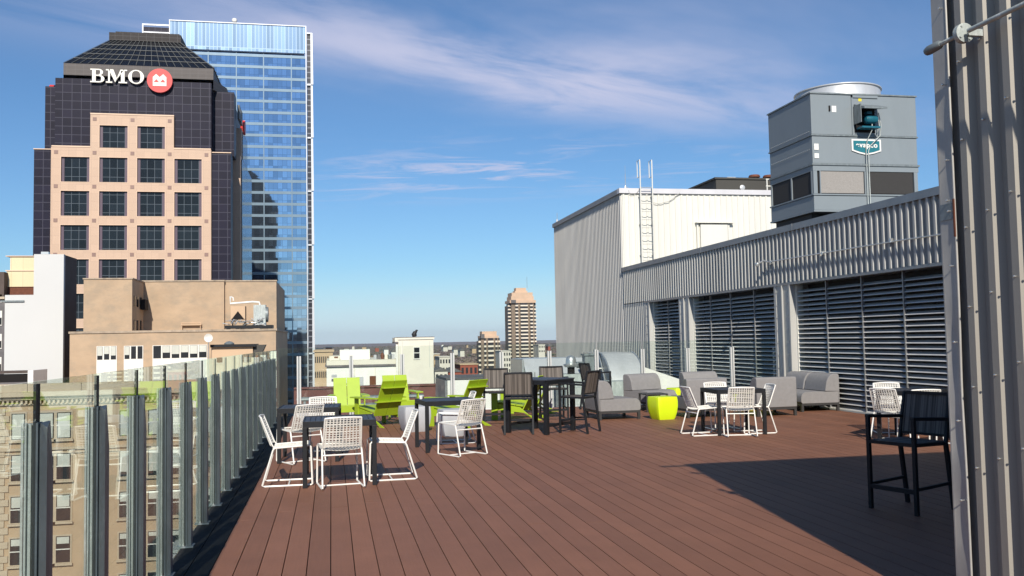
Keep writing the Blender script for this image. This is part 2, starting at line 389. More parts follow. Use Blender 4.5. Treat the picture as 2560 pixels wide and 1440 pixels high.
# ------------------------------------------------------------------ our own building and its rear roof
M_['brick_own'] = mat('tan_brick', (.30, .23, .16), .85, 0, .15, 1)
ob = MB(); ob.box(-1.16, -30, GZ, 40, 20.74, -.16); ob.box(-1.16, 20.74, GZ, 40, 45, -.72)
t = thing('host_building', 'tan brick building whose flat roof carries the timber deck', 'building', (10, 5, GZ))
ob.build('wall', 'brick_own', t)
g = MB(); g.box(-1.1, 20.78, -.715, 40, 44.9, -.69); g.build('roof', 'roof', t)
g = MB()
g.box(-1.16, 29.8, -.69, 3.6, 30.1, .14); g.box(-1.16, 29.75, .14, 3.62, 30.15, .19)
tag(g.build('roof_kerb', 'brownroof'), 'low red-brown flashed kerb running across the roof behind the green chairs', 'roof kerb')
for i, (y, zt, lab) in enumerate(((26.0, -.18, 'nearer of two grey pipe bundles lying on the roof beyond the back glass'), (27.6, -.06, 'farther of two grey pipe bundles, just in front of the red-brown kerb'))):
    t = thing('pipe_bundle', lab, 'pipes', (1, y, -.69), 'pipe bundles on the rear roof')
    for j in range(3): m = MB(); m.tube([(-1.0, y+j*.22, zt), (2.7, y+j*.22, zt)], .05, 10); m.build('pipe', 'galv_dark', t, smooth=True)
    m = MB()
    for x in (-.8, .5, 1.8, 2.6): m.box(x, y-.08, -.69, x+.06, y+.52, zt-.05)
    m.build('stand', 'galv_dark', t)

# ------------------------------------------------------------------ glass railing
def post_left(par, y, lab=None):
    X = -1.142
    m = MB(); m.X = Matrix.Translation((X, y, 0))
    m.box(-.040, -.012, 0, -.030, .0, 1.29); m.box(-.026, -.016, 0, -.018, .0, 1.29); m.box(-.014, -.010, 0, -.002, .0, 1.285); m.box(-.040, .0, 0, .0, .05, 1.285)
    po = m.build('railing_post', 'galv', par, bevel=.002, label=lab)
    m = MB(); m.X = Matrix.Translation((X, y, 0)); m.box(.012, -.006, 0, .020, .052, 1.29)
    v = [(.030, -.01, 0), (.052, .0, 0), (.052, .085, 0), (.030, .085, 0), (.030, -.01, 1.29), (.052, .0, 1.27), (.040, .085, 1.29), (.030, .085, 1.29)]
    i = [m._v(p) for p in v]; v2 = m._v((.052, .085, 1.08))
    for q in ((0, 3, 2, 1), (0, 1, 5, 4), (3, 0, 4, 7)): m.f.append([i[k] for k in q]); m.m.append(0)
    m.f.append([i[1], i[2], v2, i[5]]); m.m.append(0); m.f.append([i[5], v2, i[6]]); m.m.append(0)
    m.f.append([i[2], i[3], i[7], i[6], v2]); m.m.append(0); m.f.append([i[4], i[5], i[6], i[7]]); m.m.append(0)
    m.box(.0201, .01, 0, .0299, .06, 1.27)
    sub(m, 'inner_flange', 'galv_dark', po)
    m = MB(); m.X = Matrix.Translation((X, y, 0)); m.box(.001, -.004, .0, .011, .05, 1.44); sub(m, 'gasket', 'gasket', po)
    m = MB(); m.X = Matrix.Translation((X, y, 0)); m.box(-.05, -.03, 0, .07, .09, .012); sub(m, 'base_plate', 'galv_dark', po)
def sub(m, name, mt, po):
    """sub-part of a mesh part that sits at its thing's origin"""
    return m.build(name, mt, po)
NL = 18
lrail = thing('glass_railing', 'long railing of galvanised posts and clear glass along the left deck edge', 'railing', (-1.142, 10, 0))
rrail = thing('glass_railing', 'rear railing of pale slim posts and tall clear glass behind the furniture', 'railing', (4, 20.5, 0))
for k in range(NL): post_left(lrail, 2.956+.944*k)
def pane(par, a, b, zt):
    m = MB(); a, b = Vector(a), Vector(b)
    m.bar((a.x, a.y, zt/2+.02), (b.x, b.y, zt/2+.02), .010, zt-.04)
    m.build('glass_panel', 'railglass', par)
for k in range(NL):
    y = 2.956+.944*k
    pane(lrail, (-1.136, y+.016), (-1.136, min(y+.944+.010, 20.46)), 1.45)
YB = 20.5
xs = [-.69+1.115*i for i in range(11)]
for x in xs:
    m = MB(); m.box(x-.045, YB-.02, -.68, x-.012, YB+.06, 1.30); m.box(x+.012, YB-.02, -.68, x+.045, YB+.06, 1.30); po = m.build('railing_post', 'alum2', rrail, bevel=.002)
    m = MB(); m.box(x-.011, YB, -.68, x+.011, YB+.05, 1.29); sub(m, 'gasket', 'galv_dark', po)
for i in range(10): pane(rrail, (xs[i]+.018, YB+.02), (xs[i+1]-.018, YB+.02), 1.48)
pane(rrail, (-1.13, YB+.02), (xs[0]-.018, YB+.02), 1.48)

# ------------------------------------------------------------------ right-hand metal clad buildings
def siding(mb, X, ya, yb, z0, z1, pitch=.19, depth=.045, crest=.055, slope=.018, sgn=-1, axis='y', m=0):
    """vertical ribs standing proud of a wall; axis y: wall in the plane x = X running along y; axis x: plane y = X running along x"""
    pts = [(ya, 0)]
    t = ya + .03
    while t + crest + 2*slope < yb - .01:
        pts += [(t, 0), (t+slope, depth), (t+slope+crest, depth), (t+2*slope+crest, 0)]; t += pitch
    pts.append((yb, 0))
    def P(a, d, z): return (X+sgn*d, a, z) if axis == 'y' else (a, X+sgn*d, z)
    for (a, d), (b, e) in zip(pts, pts[1:]):
        if b-a < 1e-5: continue
        mb.face([P(a, d, z0), P(b, e, z0), P(b, e, z1), P(a, d, z1)], m)
    # caps at top and bottom of each rib
    for z in (z0, z1):
        for i in range(1, len(pts)-1, 4):
            if i+3 < len(pts): mb.face([P(*pts[j], z) for j in range(i, i+4)], m)
WX = 10.22
lw = thing('louvre_building', 'long low plant building with ribbed upper band and big louvred bays along the deck', 'building', (WX, 18, 0))
m = MB(); siding(m, WX, 4.6, 31.3, 2.76, 3.93, depth=.062, crest=.052, slope=.014); m.build('ribbed_band', 'siding_grey', lw)
m = MB(); siding(m, WX, 28.95, 31.3, -.7, 2.74); m.build('end_wall', 'siding_grey', lw)
m = MB(); m.box(WX+.42, 4.6, -.7, 24, 31.3, 3.9); m.build('core', 'plenum', lw)
m = MB(); m.box(WX+.001, 28.9, -.7, WX+.42, 31.3, 2.70); m.box(WX+.002, 4.6, 2.77, WX+.42, 31.3, 3.9); m.build('backing', 'siding_grey', lw)
m = MB(); m.box(WX-.07, 4.6, 3.93, WX+.35, 31.29, 4.05); m.box(WX-.078, 4.6, 3.905, WX-.062, 31.29, 4.0)
for y in (8.5, 13.6, 18.9, 24.1): m.box(WX-.082, y, 3.9, WX+.352, y+.05, 4.054)
m.build('coping', 'coping', lw)
m = MB(); m.box(WX+.35, 4.6, 3.9, 24, 31.29, 3.98); m.build('roof', 'roof', lw)
m = MB(); m.box(WX-.055, 4.6, 2.70, WX+.40, 28.95, 2.757); m.build('header_trim', 'coping', lw)
bays = [(4.6, 10.6), (11.2, 19.16), (19.93, 25.15), (25.95, 28.55)]
pil = [(10.6, 11.2), (19.16, 19.93), (25.15, 25.95), (28.55, 28.95)]
for a, b in pil:
    m = MB(); m.box(WX-.03, a+.02, -.03 if a < 20.75 else -.7, WX+.41, b-.02, 2.70)
    m.build('pilaster', 'siding_grey', lw)
    m = MB(); w = min(.10, (b-a)/3)
    m.box(WX-.045, b-w, -.03 if a < 20.75 else -.7, WX+.42, b, 2.70); m.box(WX-.055, a+.0, -.03 if a < 20.75 else -.7, WX+.415, a+.06, 2.70)
    if b-a > .6:
        m.box(WX-.07, (a+b)/2-.04, 0, WX-.031, (a+b)/2+.0, 2.70)
    m.build('corner_trim', 'siding_grey', lw)
    m = MB()
    for i in range(9):
        for yy in (a+.14, b-.16): m.lathe([(.010, -.035), (.010, -.050), (.004, -.055)], (WX, yy, .25+.29*i), 6, axis='x')
    m.build('screws', 'bolt', lw)
nm = {4.6: [6.0, 7.5, 9.0], 11.2: [12.6, 13.9, 15.17, 16.52, 17.85], 19.93: [21.25, 22.62, 23.93], 25.95: [27.2]}
for a, b in bays:
    z0 = 0.02 if a < 20.75 else -.65
    m = MB(); zz = z0
    while zz < 2.60:
        m.prism([(WX+.10, zz), (WX+.10, zz+.005), (WX+.114, zz+.021), (WX+.150, zz+.028), (WX+.24, zz+.066), (WX+.24, zz+.060), (WX+.13, zz+.009)], a+.002, b-.002, 'y')
        zz += .104
    m.build('louvre_slats', 'slat', lw)
    m = MB()
    for y in nm[a]: m.box(WX+.085, y-.013, z0-.02, WX+.14, y+.013, 2.70)
    m.build('mullion', 'coping', lw)
    m = MB(); m.box(WX+.07, a, z0-.05, WX+.26, b, z0-.002); m.build('sill', 'siding', lw)
    m = MB(); m.box(WX+.09, b-.05, z0, WX+.25, b+.03, 2.7); m.build('jamb', 'siding', lw); m = MB(); m.box(WX+.09, a-.03, z0, WX+.25, a+.02, 2.7); m.build('jamb', 'siding', lw)
# slim conduit clipped to the band
m = MB(); m.tube([(WX-.10, 20.05, 3.29), (WX-.10, 14.9, 3.24), (WX-.10, 12.0, 3.18), (WX-.10, 5, 3.05)], .014, 8)
for y in (19.9, 17.6, 15.2, 13.0): m.box(WX-.115, y-.02, 3.23, WX-.04, y+.02, 3.31)
m.tube([(WX-.10, 20.05, 3.29), (WX-.16, 20.15, 3.33), (WX-.28, 20.2, 3.26)], .022, 8); m.lathe([(.04, 0), (.055, .05), (.05, .08)], (WX-.30, 20.2, 3.2), 10)
tag(m.build('wall_conduit', 'alum', smooth=True), 'thin metal conduit with a small lamp head running along the ribbed band above the louvres', 'conduit')

# tall ribbed block behind
tb = thing('ribbed_block', 'tall windowless block clad in cream ribbed metal with a shade-toned side beyond the louvred bays', 'building', (WX, 34, -.7))
m = MB(); siding(m, WX, 31.3, 41.35, -3, 6.72, pitch=.19); m.box(WX+.002, 31.32, -3, WX+.3, 41.35, 6.72); m.build('shaded_side', 'siding_side', tb)
m = MB(); siding(m, 31.3, WX, 24, 3.6, 6.72, axis='x', pitch=.22, depth=.03); m.box(WX+.001, 31.302, 3.6, 24, 31.8, 6.72); m.build('cream_front', 'siding', tb)
m = MB(); m.box(WX+.3, 31.8, -3, 24, 41.3, 6.70); m.build('roof', 'roof', tb)
m = MB(); m.box(WX-.09, 31.24, 6.72, WX+.25, 41.4, 6.90); m.box(WX-.07, 41.3, 6.72, 24, 41.4, 6.90); m.build('side_coping', 'coping', tb)
m = MB(); m.box(WX-.095, 31.22, 6.725, 24, 31.5, 6.905); m.build('front_coping', 'coping_white', tb)
dr = MB(); dr.box(13.15, 31.18, 3.6, 14.2, 31.27, 5.62)
do = dr.build('door', 'siding', tb)
m = MB(); m.box(12.98, 31.10, 5.66, 14.42, 31.29, 5.69); m.box(13.02, 31.2, 3.6, 13.08, 31.28, 5.66); m.box(14.22, 31.2, 3.6, 14.28, 31.28, 5.66); m.build('door_canopy', 'siding', do)
m = MB(); m.box(14.08, 31.14, 4.55, 14.12, 31.18, 4.62); m.build('handle', 'bolt', do)
ld_ = thing('roof_ladder', 'thin cream metal ladder with tall handrail loops fixed to the cream block wall', 'ladder', (11.05, 31.1, 4))
for x in (10.86, 11.31):
    m = MB(); m.tube([(x, 31.05, 4.0), (x, 31.05, 7.85)], .022, 8)
    m.tube([(x, 31.05, 7.85), (x, 31.05, 7.9), (x-.0, 31.35, 7.9), (x, 31.35, 7.3), (x, 31.07, 7.3)], .016, 6)
    m.build('stile', 'siding', ld_, smooth=True)
for i in range(10):
    m = MB(); z = 4.3+.29*i; m.tube([(10.86, 31.05, z), (11.31, 31.05, z)], .011, 6); m.build('rung', 'siding_grey', ld_, smooth=True)
m = MB()
for z in (4.5, 5.6, 6.6): m.bar((10.86, 31.05, z), (10.86, 31.29, z), .02); m.bar((11.31, 31.05, z), (11.31, 31.29, z), .02)
m.build('bracket', 'siding_grey', ld_)
m = MB(); m.tube([(11.33, 31.22, 6.4), (11.6, 31.22, 6.35), (12.0, 31.22, 6.45), (12.4, 31.22, 6.75), (12.5, 31.3, 6.92), (12.7, 31.5, 6.93)], .012, 6)
m.tube([(10.45, 31.25, 6.95), (10.5, 31.2, 6.7), (10.75, 31.2, 6.72), (10.95, 31.2, 6.92)], .010, 6)
tag(m.build('loose_cable', 'siding_grey'), 'loose cable looping over the top edge of the cream wall beside the ladder', 'cable')
m = MB(); m.tube([(10.42, 31.4, 6.9), (10.42, 31.4, 7.45)], .012, 6); m.tube([(10.42, 31.4, 7.45), (10.42, 31.4, 7.75)], .005, 6); m.lathe([(.06, 0), (.03, .12)], (10.42, 31.4, 6.9), 8)
tag(m.build('antenna', 'alum'), 'short thin antenna on the near top corner of the cream block', 'antenna')
m = MB(); m.tube([(WX+.1, 41.2, 6.9), (WX+.1, 41.2, 7.4)], .012, 6); m.lathe([(.07, 0), (.04, .2)], (WX+.1, 41.2, 6.9), 8)
tag(m.build('antenna', 'alum'), 'tiny antenna at the far left top corner of the shade-toned ribbed wall', 'antenna')
# dark unit on the roof of the tall block
M_['brownpanel'] = mat('dark_olive_panel', (.058, .054, .046), .6, .1, .08, 1)
t = thing('rooftop_air_unit', 'long dark olive air unit on the roof of the cream block', 'air unit', (19, 38, 6.9))
m = MB(); m.box(16.82, 38, 6.7, 21.8, 43.5, 8.52); m.build('casing', 'brownpanel', t, bevel=.01)
m = MB(); m.box(16.75, 37.95, 8.52, 21.85, 43.6, 8.60); m.build('top_lip', 'brownpanel', t)
m = MB(); m.lathe([(.12, 0), (.12, -.05), (.05, -.07)], (18.05, 38.0, 8.15), 16, axis='y'); m.build('round_badge', 'sheet', t)
m = MB(); m.box(18.0, 37.96, 7.75, 18.12, 38, 7.85); m.build('name_plate', 'sheet', t)
M_['rust'] = mat('rusty_cap', (.16, .055, .03), .8, .2, .2, 6)
for x in (18.95, 19.65):
    c = MB(); c.lathe([(.17, 8.6), (.17, 8.72), (.26, 8.73), (.26, 8.78), (.22, 8.84), (.05, 8.86)], (x, 38.6, 0), 14); c.build('rusty_vent_cap', 'rust', t, smooth=True)
m = MB()
for z in (7.7, 8.1, 8.4): m.tube([(18.8, 37.2, z), (19.6, 37.2, z)], .03, 6)
m.tube([(19.4, 37.2, 8.5), (19.9, 37.2, 7.2)], .03, 6); m.tube([(18.85, 37.2, 6.9), (18.85, 37.2, 8.4)], .03, 6)
tag(m.build('roof_guardrail', 'siding'), 'cream pipe guardrail by the dark air unit on the far roof', 'guardrail')
m = MB(); m.box(17.5, 38.3, 8.6, 17.9, 38.6, 8.68)
tag(m.build('roof_light', 'white'), 'small white box on top of the dark olive air unit', 'box')

# ------------------------------------------------------------------ near clad building on the right
NX = 3.379
nb = thing('clad_building', 'near ribbed metal building whose flashed corner fills the right edge', 'building', (NX, 3, 0))
def near_side():
    m = MB(); ya, yb = -4.0, 4.47
    pts = [(yb, 0)]; t = yb - .055
    while t - .10 > ya: pts += [(t, 0), (t-.006, .048), (t-.056, .048), (t-.086, 0)]; t -= .172
    pts.append((ya, 0))
    for (a, d_), (b, e) in zip(pts, pts[1:]): m.face([(NX+.05-d_, a, -.03), (NX+.05-e, b, -.03), (NX+.05-e, b, 4.25), (NX+.05-d_, a, 4.25)])
    return m
M_['siding_near'] = mat('cream_grey_siding', (.33, .305, .262), .5, .1, .06, 1.5, .04, 8, stretch=(1, 1, .1))
near_side().build('ribbed_wall', 'siding_near', nb)
m = MB(); m.box(NX+.06, -4, -.03, WX-.08, 4.56, 4.2); m.build('core', 'siding_grey', nb)
# flashing with hem, a lap joint and shallow dents
m = MB(); nz = 90; ys = [4.59, 4.56, 4.53, 4.50, 4.485, 4.475]
rnd = random.Random(3)
def dent(y, z):
    q = 0
    for zc_, a, w in ((1.45, .016, .22), (1.02, .012, .16), (2.62, .008, .3), (.55, .01, .2), (1.9, .006, .2)):
        q += a*math.exp(-((z-zc_)/w)**2)*math.sin((y-4.47)/.12*3.1)
    return q
idx = {}
for i in range(nz+1):
    z = -.03+4.28*i/nz
    for j, y in enumerate(ys): idx[i, j] = m._v((NX+dent(y, z) + (.008 if j == len(ys)-1 else 0), y + (.010*math.exp(-((z-1.25)/.35)**2) if j >= 4 else 0), z))
for i in range(nz):
    for j in range(len(ys)-1): m.f.append([idx[i, j], idx[i, j+1], idx[i+1, j+1], idx[i+1, j]]); m.m.append(0)
m.box(NX, 4.588, -.03, NX+.3, 4.60, 4.25)
fl = m.build('corner_flashing', 'flash', nb, smooth=True)
m = MB(); m.tube([(NX+.003, 4.477+.010*math.exp(-((z/10-1.25)/.35)**2), z/10) for z in range(0, 43)], .006, 8); m.build('hem', 'flash', fl, smooth=True)
m = MB(); m.box(NX-.004, 4.482, 2.20, NX, 4.594, 2.29); m.build('lap_joint', 'galv_dark', fl)
m = MB(); m.box(NX-.006, 4.472, 2.10, NX+.002, 4.484, 2.31); m.build('rust_streak', 'rust', fl)
bl = [(4.503, z) for z in (3.39, 2.955, 2.53, 2.245, 1.94, 1.52, 1.09, .66)]+[(4.51, 2.305)]
for y, z in bl:
    q = MB(); q.lathe([(.0035, 0), (.0035, -.014), (.0065, -.016), (.0065, -.023), (.003, -.025)], (NX, y, z), 8, axis='x'); q.build('bolt', 'bolt', nb, smooth=True)
for k in range(4):
    yy = 4.47-.055-.032-.172*k
    for z in (3.5, 3.05, 2.62, 2.14, 1.71, 1.28, .85):
        q = MB(); q.lathe([(.0035, 0), (.0035, -.006), (.006, -.008), (.006, -.014), (.003, -.016)], (NX+.002, yy, z+.07*k), 8, axis='x'); q.build('bolt', 'bolt', nb, smooth=True)
m = MB(); m.box(NX-.02, -4, 4.20, WX-.1, 4.62, 4.34); m.build('roof_edge', 'coping', nb)
m = MB(); m.tube([(NX, 4.56, 4.28), (NX-.36, 4.60, 4.27)], .03, 8); m.tube([(NX-.02, 4.3, 4.0), (NX-.14, 4.42, 3.98)], .03, 8); m.build('shadow_bracket', 'coping', nb, smooth=True)  # unseen arms added above the view for their shadow on the deck
# floodlight on conduit
t = thing('floodlight', 'bullet shaped spotlight on a conduit and round junction box at the top right corner', 'floodlight', (NX-.1, 4.2, 3.1))
m = MB(); m.tube([(3.28, 4.17, 3.147), (3.28, 3.2, 3.14), (3.28, 1.5, 3.12)], .013, 10); m.build('conduit', 'galv', t, smooth=True)
m = MB(); m.lathe([(.035, .0), (.052, .004), (.052, .035), (.046, .042)], (3.285, 4.20, 3.148), 24, axis='y')
for a in (.6, 2.2, 3.8, 5.3): m.lathe([(.006, -.004), (.006, .0)], (3.285+.04*math.cos(a), 4.20, 3.148+.04*math.sin(a)), 6, axis='y')
m.build('junction_box', 'galv', t, smooth=True)
m = MB(); m.tube([(3.275, 4.23, 3.145), (3.262, 4.30, 3.14), (3.255, 4.37, 3.135)], [.010, .012, .014], 8); m.build('swivel_arm', 'galv', t, smooth=True)
m = MB(); m.tube([(3.255, 4.36, 3.137), (3.255, 4.375, 3.136), (3.25, 4.455, 3.13), (3.25, 4.475, 3.128)], [.016, .024, .026, .022], 12); m.build('lamp_head', 'galv_dark', t, smooth=True)
m = MB(); m.box(3.29, 4.19, 3.13, NX, 4.21, 3.165); m.build('wall_bracket', 'galv', t)

# ------------------------------------------------------------------ furniture on the deck
def dining_table():
    t = thing('dining_table', 'x', 'table')
    m = MB(); n = 13; w = .76/n
    for i in range(n): m.box(-.38+i*w+.003, -.38, .700, -.38+(i+1)*w-.003, .38, .716)
    m.build('slatted_top', 'anthracite2', t)
    m = MB()
    for a, b in (((-.40, -.40), (.40, -.38)), ((-.40, .38), (.40, .40)), ((-.40, -.3799), (-.38, .3799)), ((.38, -.3799), (.40, .3799))): m.box(a[0], a[1], .655, b[0], b[1], .722)
    m.box(-.379, -.02, .67, .379, .02, .699)
    m.build('apron', 'anthracite', t, bevel=.002)
    for sx in (-1, 1):
        for sy in (-1, 1):
            m = MB(); m.box(sx*.352, sy*.352, 0, sx*.402, sy*.402, .657); m.build('leg', 'anthracite', t, bevel=.003)
    return t
tb_ = dining_table()
place(tb_, [(.085, 10.78, 0, 'dark slatted dining table set between the front left, centre and front right cream chairs'),
            (-.29, 12.98, -3, 'dark slatted dining table beside the left railing, behind the front table'),
            (1.66, 13.52, 6, 'dark dining table with a white cup on it before the pale drum stools'),
            (6.40, 14.08, -3, 'dark dining table ringed by four cream chairs in front of the grey lounge seats'),
            (8.48, 12.35, 38, 'dark dining table at the far right, partly hidden by the shaded bar chair')], 'dark slatted dining tables')
m = MB(); m.lathe([(.022, 0), (.030, .045), (.024, .05)], (1.30, 13.72, .722), 12)
tag(m.build('cup', 'white', smooth=True), 'small white cup standing on the dark table by the pale drums', 'cup')

def cord_panel(m, P, nu, nv, wu, wv, gap_rows=2):
    """woven panel over a patch P(u, v): nu ribbons along v, nv ribbons along u"""
    def strip(fix, w, along_v, off, seg):
        for s in range(seg):
            a, b = s/seg, (s+1)/seg
            q = [(fix-w, a), (fix+w, a), (fix+w, b), (fix-w, b)] if along_v else [(a, fix-w), (b, fix-w), (b, fix+w), (a, fix+w)]
            fr = [P(max(0, min(1, u)), max(0, min(1, v)), off) for u, v in q]; bk = [P(max(0, min(1, u)), max(0, min(1, v)), off-.004) for u, v in q]
            m.face(fr); m.face(bk[::-1])
            for e in (1, 3) if along_v else (0, 2): m.face([fr[e], bk[e], bk[(e+1) % 4], fr[(e+1) % 4]])
    for i in range(nu): strip((i+.5)/nu, wu, True, .002, 5)
    for j in range(nv):
        v = (j+.5)/nv
        strip(v, wv*(1.9 if j % 3 == 0 else 1), False, -.002, 6)
def woven_chair():
    t = thing('woven_chair', 'x', 'chair')
    r = .0105; hw = .225
    # continuous sled: runner, front leg, seat rail, back upright on each side
    for s in (-1, 1):
        m = MB()
        m.tube([(s*hw, -.275, r), (s*hw, -.30, .02), (s*(hw-.01), -.185, .40), (s*(hw-.012), -.17, .425)], r, 8)
        m.tube([(s*hw, -.275, r), (s*hw, .225, r), (s*hw, .24, .02), (s*(hw-.005), .225, .43), (s*(hw-.01), .205, .445), (s*(hw-.012), -.17, .425), (s*(hw-.02), -.20, .47), (s*(hw-.03), -.315, .765)], r, 8)
        m.build('side_frame', 'white', t, smooth=True)
    for pa, pb in (((-hw, -.02, r), (hw, -.02, r)), ((-hw+.01, -.20, .36), (hw-.01, -.20, .36)), ((-hw+.012, .205, .445), (hw-.012, .205, .445))):
        m = MB(); m.tube([pa, pb], r*.85, 8); m.build('crossbar', 'white', t, smooth=True)
    m = MB(); m.tube([(-(hw-.03), -.315, .765), (-.1, -.337, .772), (0, -.342, .774), (.1, -.337, .772), (hw-.03, -.315, .765)], r, 8); m.build('top_rail', 'white', t, smooth=True)
    m = MB()
    def PB(u, v, o):
        x = (u-.5)*2*(hw-.02-.012*v); bow = -.035*(1-(2*u-1)**2)
        return (x, -.195-.12*v+bow-o, .445+.32*v)
    cord_panel(m, PB, 11, 12, .0165, .0135); m.build('backrest', 'weave', t)
    m = MB()
    def PS(u, v, o):
        x = (u-.5)*2*(hw-.008); dip = -.02*(1-(2*u-1)**2)
        return (x, -.19+.39*v, .428+.018*v+dip+o)
    cord_panel(m, PS, 11, 10, .022, .022); m.build('seat', 'weave', t)
    return t
wc = woven_chair()
place(wc, [(-.456, 10.80, -90, 'cream woven chair nearest the left railing, turned side-on towards the front table'),
           (.085, 10.48, 7, 'cream woven chair at the front table with its back to us, centre of three'),
           (.645, 10.86, 92, 'cream woven chair on the right side of the front table, seen side-on'),
           (-.42, 12.72, 27, 'cream woven chair tucked under the second table, its back to us'),
           (-.10, 13.78, 185, 'cream woven chair behind the second table, only its top edge showing'),
           (1.76, 12.77, 27, 'cream woven chair, its back to us, at the table by the pale drums'),
           (1.86, 14.30, 92, 'cream woven chair mostly hidden behind the angled chair at the centre table'),
           (5.85, 13.98, -88, 'cream woven chair on the left side of the table before the lounge seats'),
           (6.29, 13.66, -12, 'cream woven chair with its back to us at the table before the lounge seats'),
           (6.70, 13.98, 86, 'cream woven chair on the right side of the table before the lounge seats'),
           (6.50, 14.72, 178, 'cream woven chair behind the table before the lounge seats, facing us'),
           (8.08, 12.22, -62, 'cream woven chair left of the far right table, seen through its open frame'),
           (8.62, 13.10, 160, 'cream woven chair behind the far right table, topmost against the louvres'),
           (8.22, 11.85, -15, 'cream woven chair partly behind the shaded bar chair back, by the far right table'),
           (8.72, 11.62, 20, 'cream woven chair cut off by the metal building corner, far right')], 'cream woven wire chairs')

def bar_chair():
    t = thing('bar_chair', 'x', 'bar chair')
    w = .034; hx, fy, by = .235, .22, -.24
    for s in (-1, 1):
        m = MB(); m.bar((s*hx, fy, 0), (s*hx, fy, .815), w); m.build('front_leg', 'anthracite', t, bevel=.003)
        m = MB(); m.bar((s*hx, by-.05, 0), (s*hx, by+.03, .59), w); m.bar((s*hx, by+.03, .585), (s*(hx-.008), by-.06, 1.02), .028, .034); m.build('rear_leg', 'anthracite', t, bevel=.003)
        m = MB(); m.bar((s*hx, fy+.017, .83), (s*hx, by-.03, .80), .040, .030); m.build('arm', 'anthracite', t, bevel=.003)
    m = MB(); m.bar((-hx, by+.02, .59), (hx, by+.02, .59), .03); m.bar((-hx, fy, .60), (hx, fy, .60), .03)
    for s in (-1, 1): m.bar((s*hx, by+.02, .59), (s*hx, fy, .60), .03)
    m.build('seat_frame', 'anthracite', t)
    m = MB(); m.bar((-hx, fy, .20), (hx, fy, .20), .03, .04)
    for s in (-1, 1): m.bar((s*hx, by-.02, .24), (s*hx, fy, .22), .026)
    m.build('foot_rest', 'anthracite', t)
    m = MB(); m.box(-hx+.02, by+.03, .603, hx-.02, fy-.01, .611); m.build('seat', 'sling', t)
    m = MB()
    a, b = Vector((0, by+.012, .665)), Vector((0, by-.058, 1.01)); n = (b-a).normalized().cross(Vector((1, 0, 0)))
    for u0 in range(6):
        for k in (0,):
            x0, x1 = -.222+.074*u0, -.222+.074*(u0+1)
            def Q(x, p, o): c = -.014*(1-(x/.222)**2); return tuple(Vector((x, 0, 0))+p+Vector((0, c+o, 0)))
            m.face([Q(x0, a, 0), Q(x1, a, 0), Q(x1, b, 0), Q(x0, b, 0)]); m.face([Q(x0, b, .006), Q(x1, b, .006), Q(x1, a, .006), Q(x0, a, .006)])
    br = m.build('backrest', 'sling', t)
    m = MB(); m.bar((-hx, by-.062, 1.02), (hx, by-.062, 1.02), .028); m.build('top_rail', 'anthracite', t); m = MB(); m.bar((-hx, by+.012, .655), (hx, by+.012, .655), .022); m.build('lower_rail', 'anthracite', t)
    return t
bc = bar_chair()
place(bc, [(5.06, 7.48, 109, 'dark bar chair alone in the building shadow at the right, its arms towards us'),
           (3.10, 15.32, -12, 'dark bar chair nearest us on the left of the high table, its back to us'),
           (4.08, 15.12, 48, 'dark bar chair on the right of the high table, its back turned half side-on'),
           (4.28, 17.65, 176, 'dark bar chair behind the high table, facing us'),
           (3.05, 17.15, 172, 'dark bar chair with a pale striped back left of the high table, facing us'),
           (5.75, 19.7, -78, 'dark bar chair side-on in front of the curved duct, arm pointing right')], 'dark sling bar chairs')
def bar_table():
    t = thing('bar_table', 'dark square high table turned corner towards us among the bar chairs', 'high table', (3.50, 15.42, 0))
    m = MB(); m.X = Matrix.Translation((3.5, 15.42, 0))
    m.box(-.43, -.43, .885, .43, .43, .905); m.build('top', 'anthracite2', t, bevel=.003)
    m = MB(); m.X = Matrix.Translation((3.5, 15.42, 0))
    for s in (-1, 1): m.box(-.41, s*.41-.015, .82, .41, s*.41+.015, .884); m.box(s*.41-.015, -.394, .82, s*.41+.015, .394, .884)
    m.build('apron', 'anthracite', t)
    for sx in (-1, 1):
        for sy in (-1, 1):
            m = MB(); m.X = Matrix.Translation((3.5, 15.42, 0)); m.box(sx*.36, sy*.36, 0, sx*.43, sy*.43, .822); m.build('leg', 'anthracite', t, bevel=.003)
    m = MB(); m.X = Matrix.Translation((3.5, 15.42, 0)); m.box(-.36, -.395, .12, .36, -.375, .17); m.box(-.36, .375, .12, .36, .395, .17); m.build('stretcher', 'anthracite', t)
    t.rotation_euler = (0, 0, R(42)); return t
bar_table()

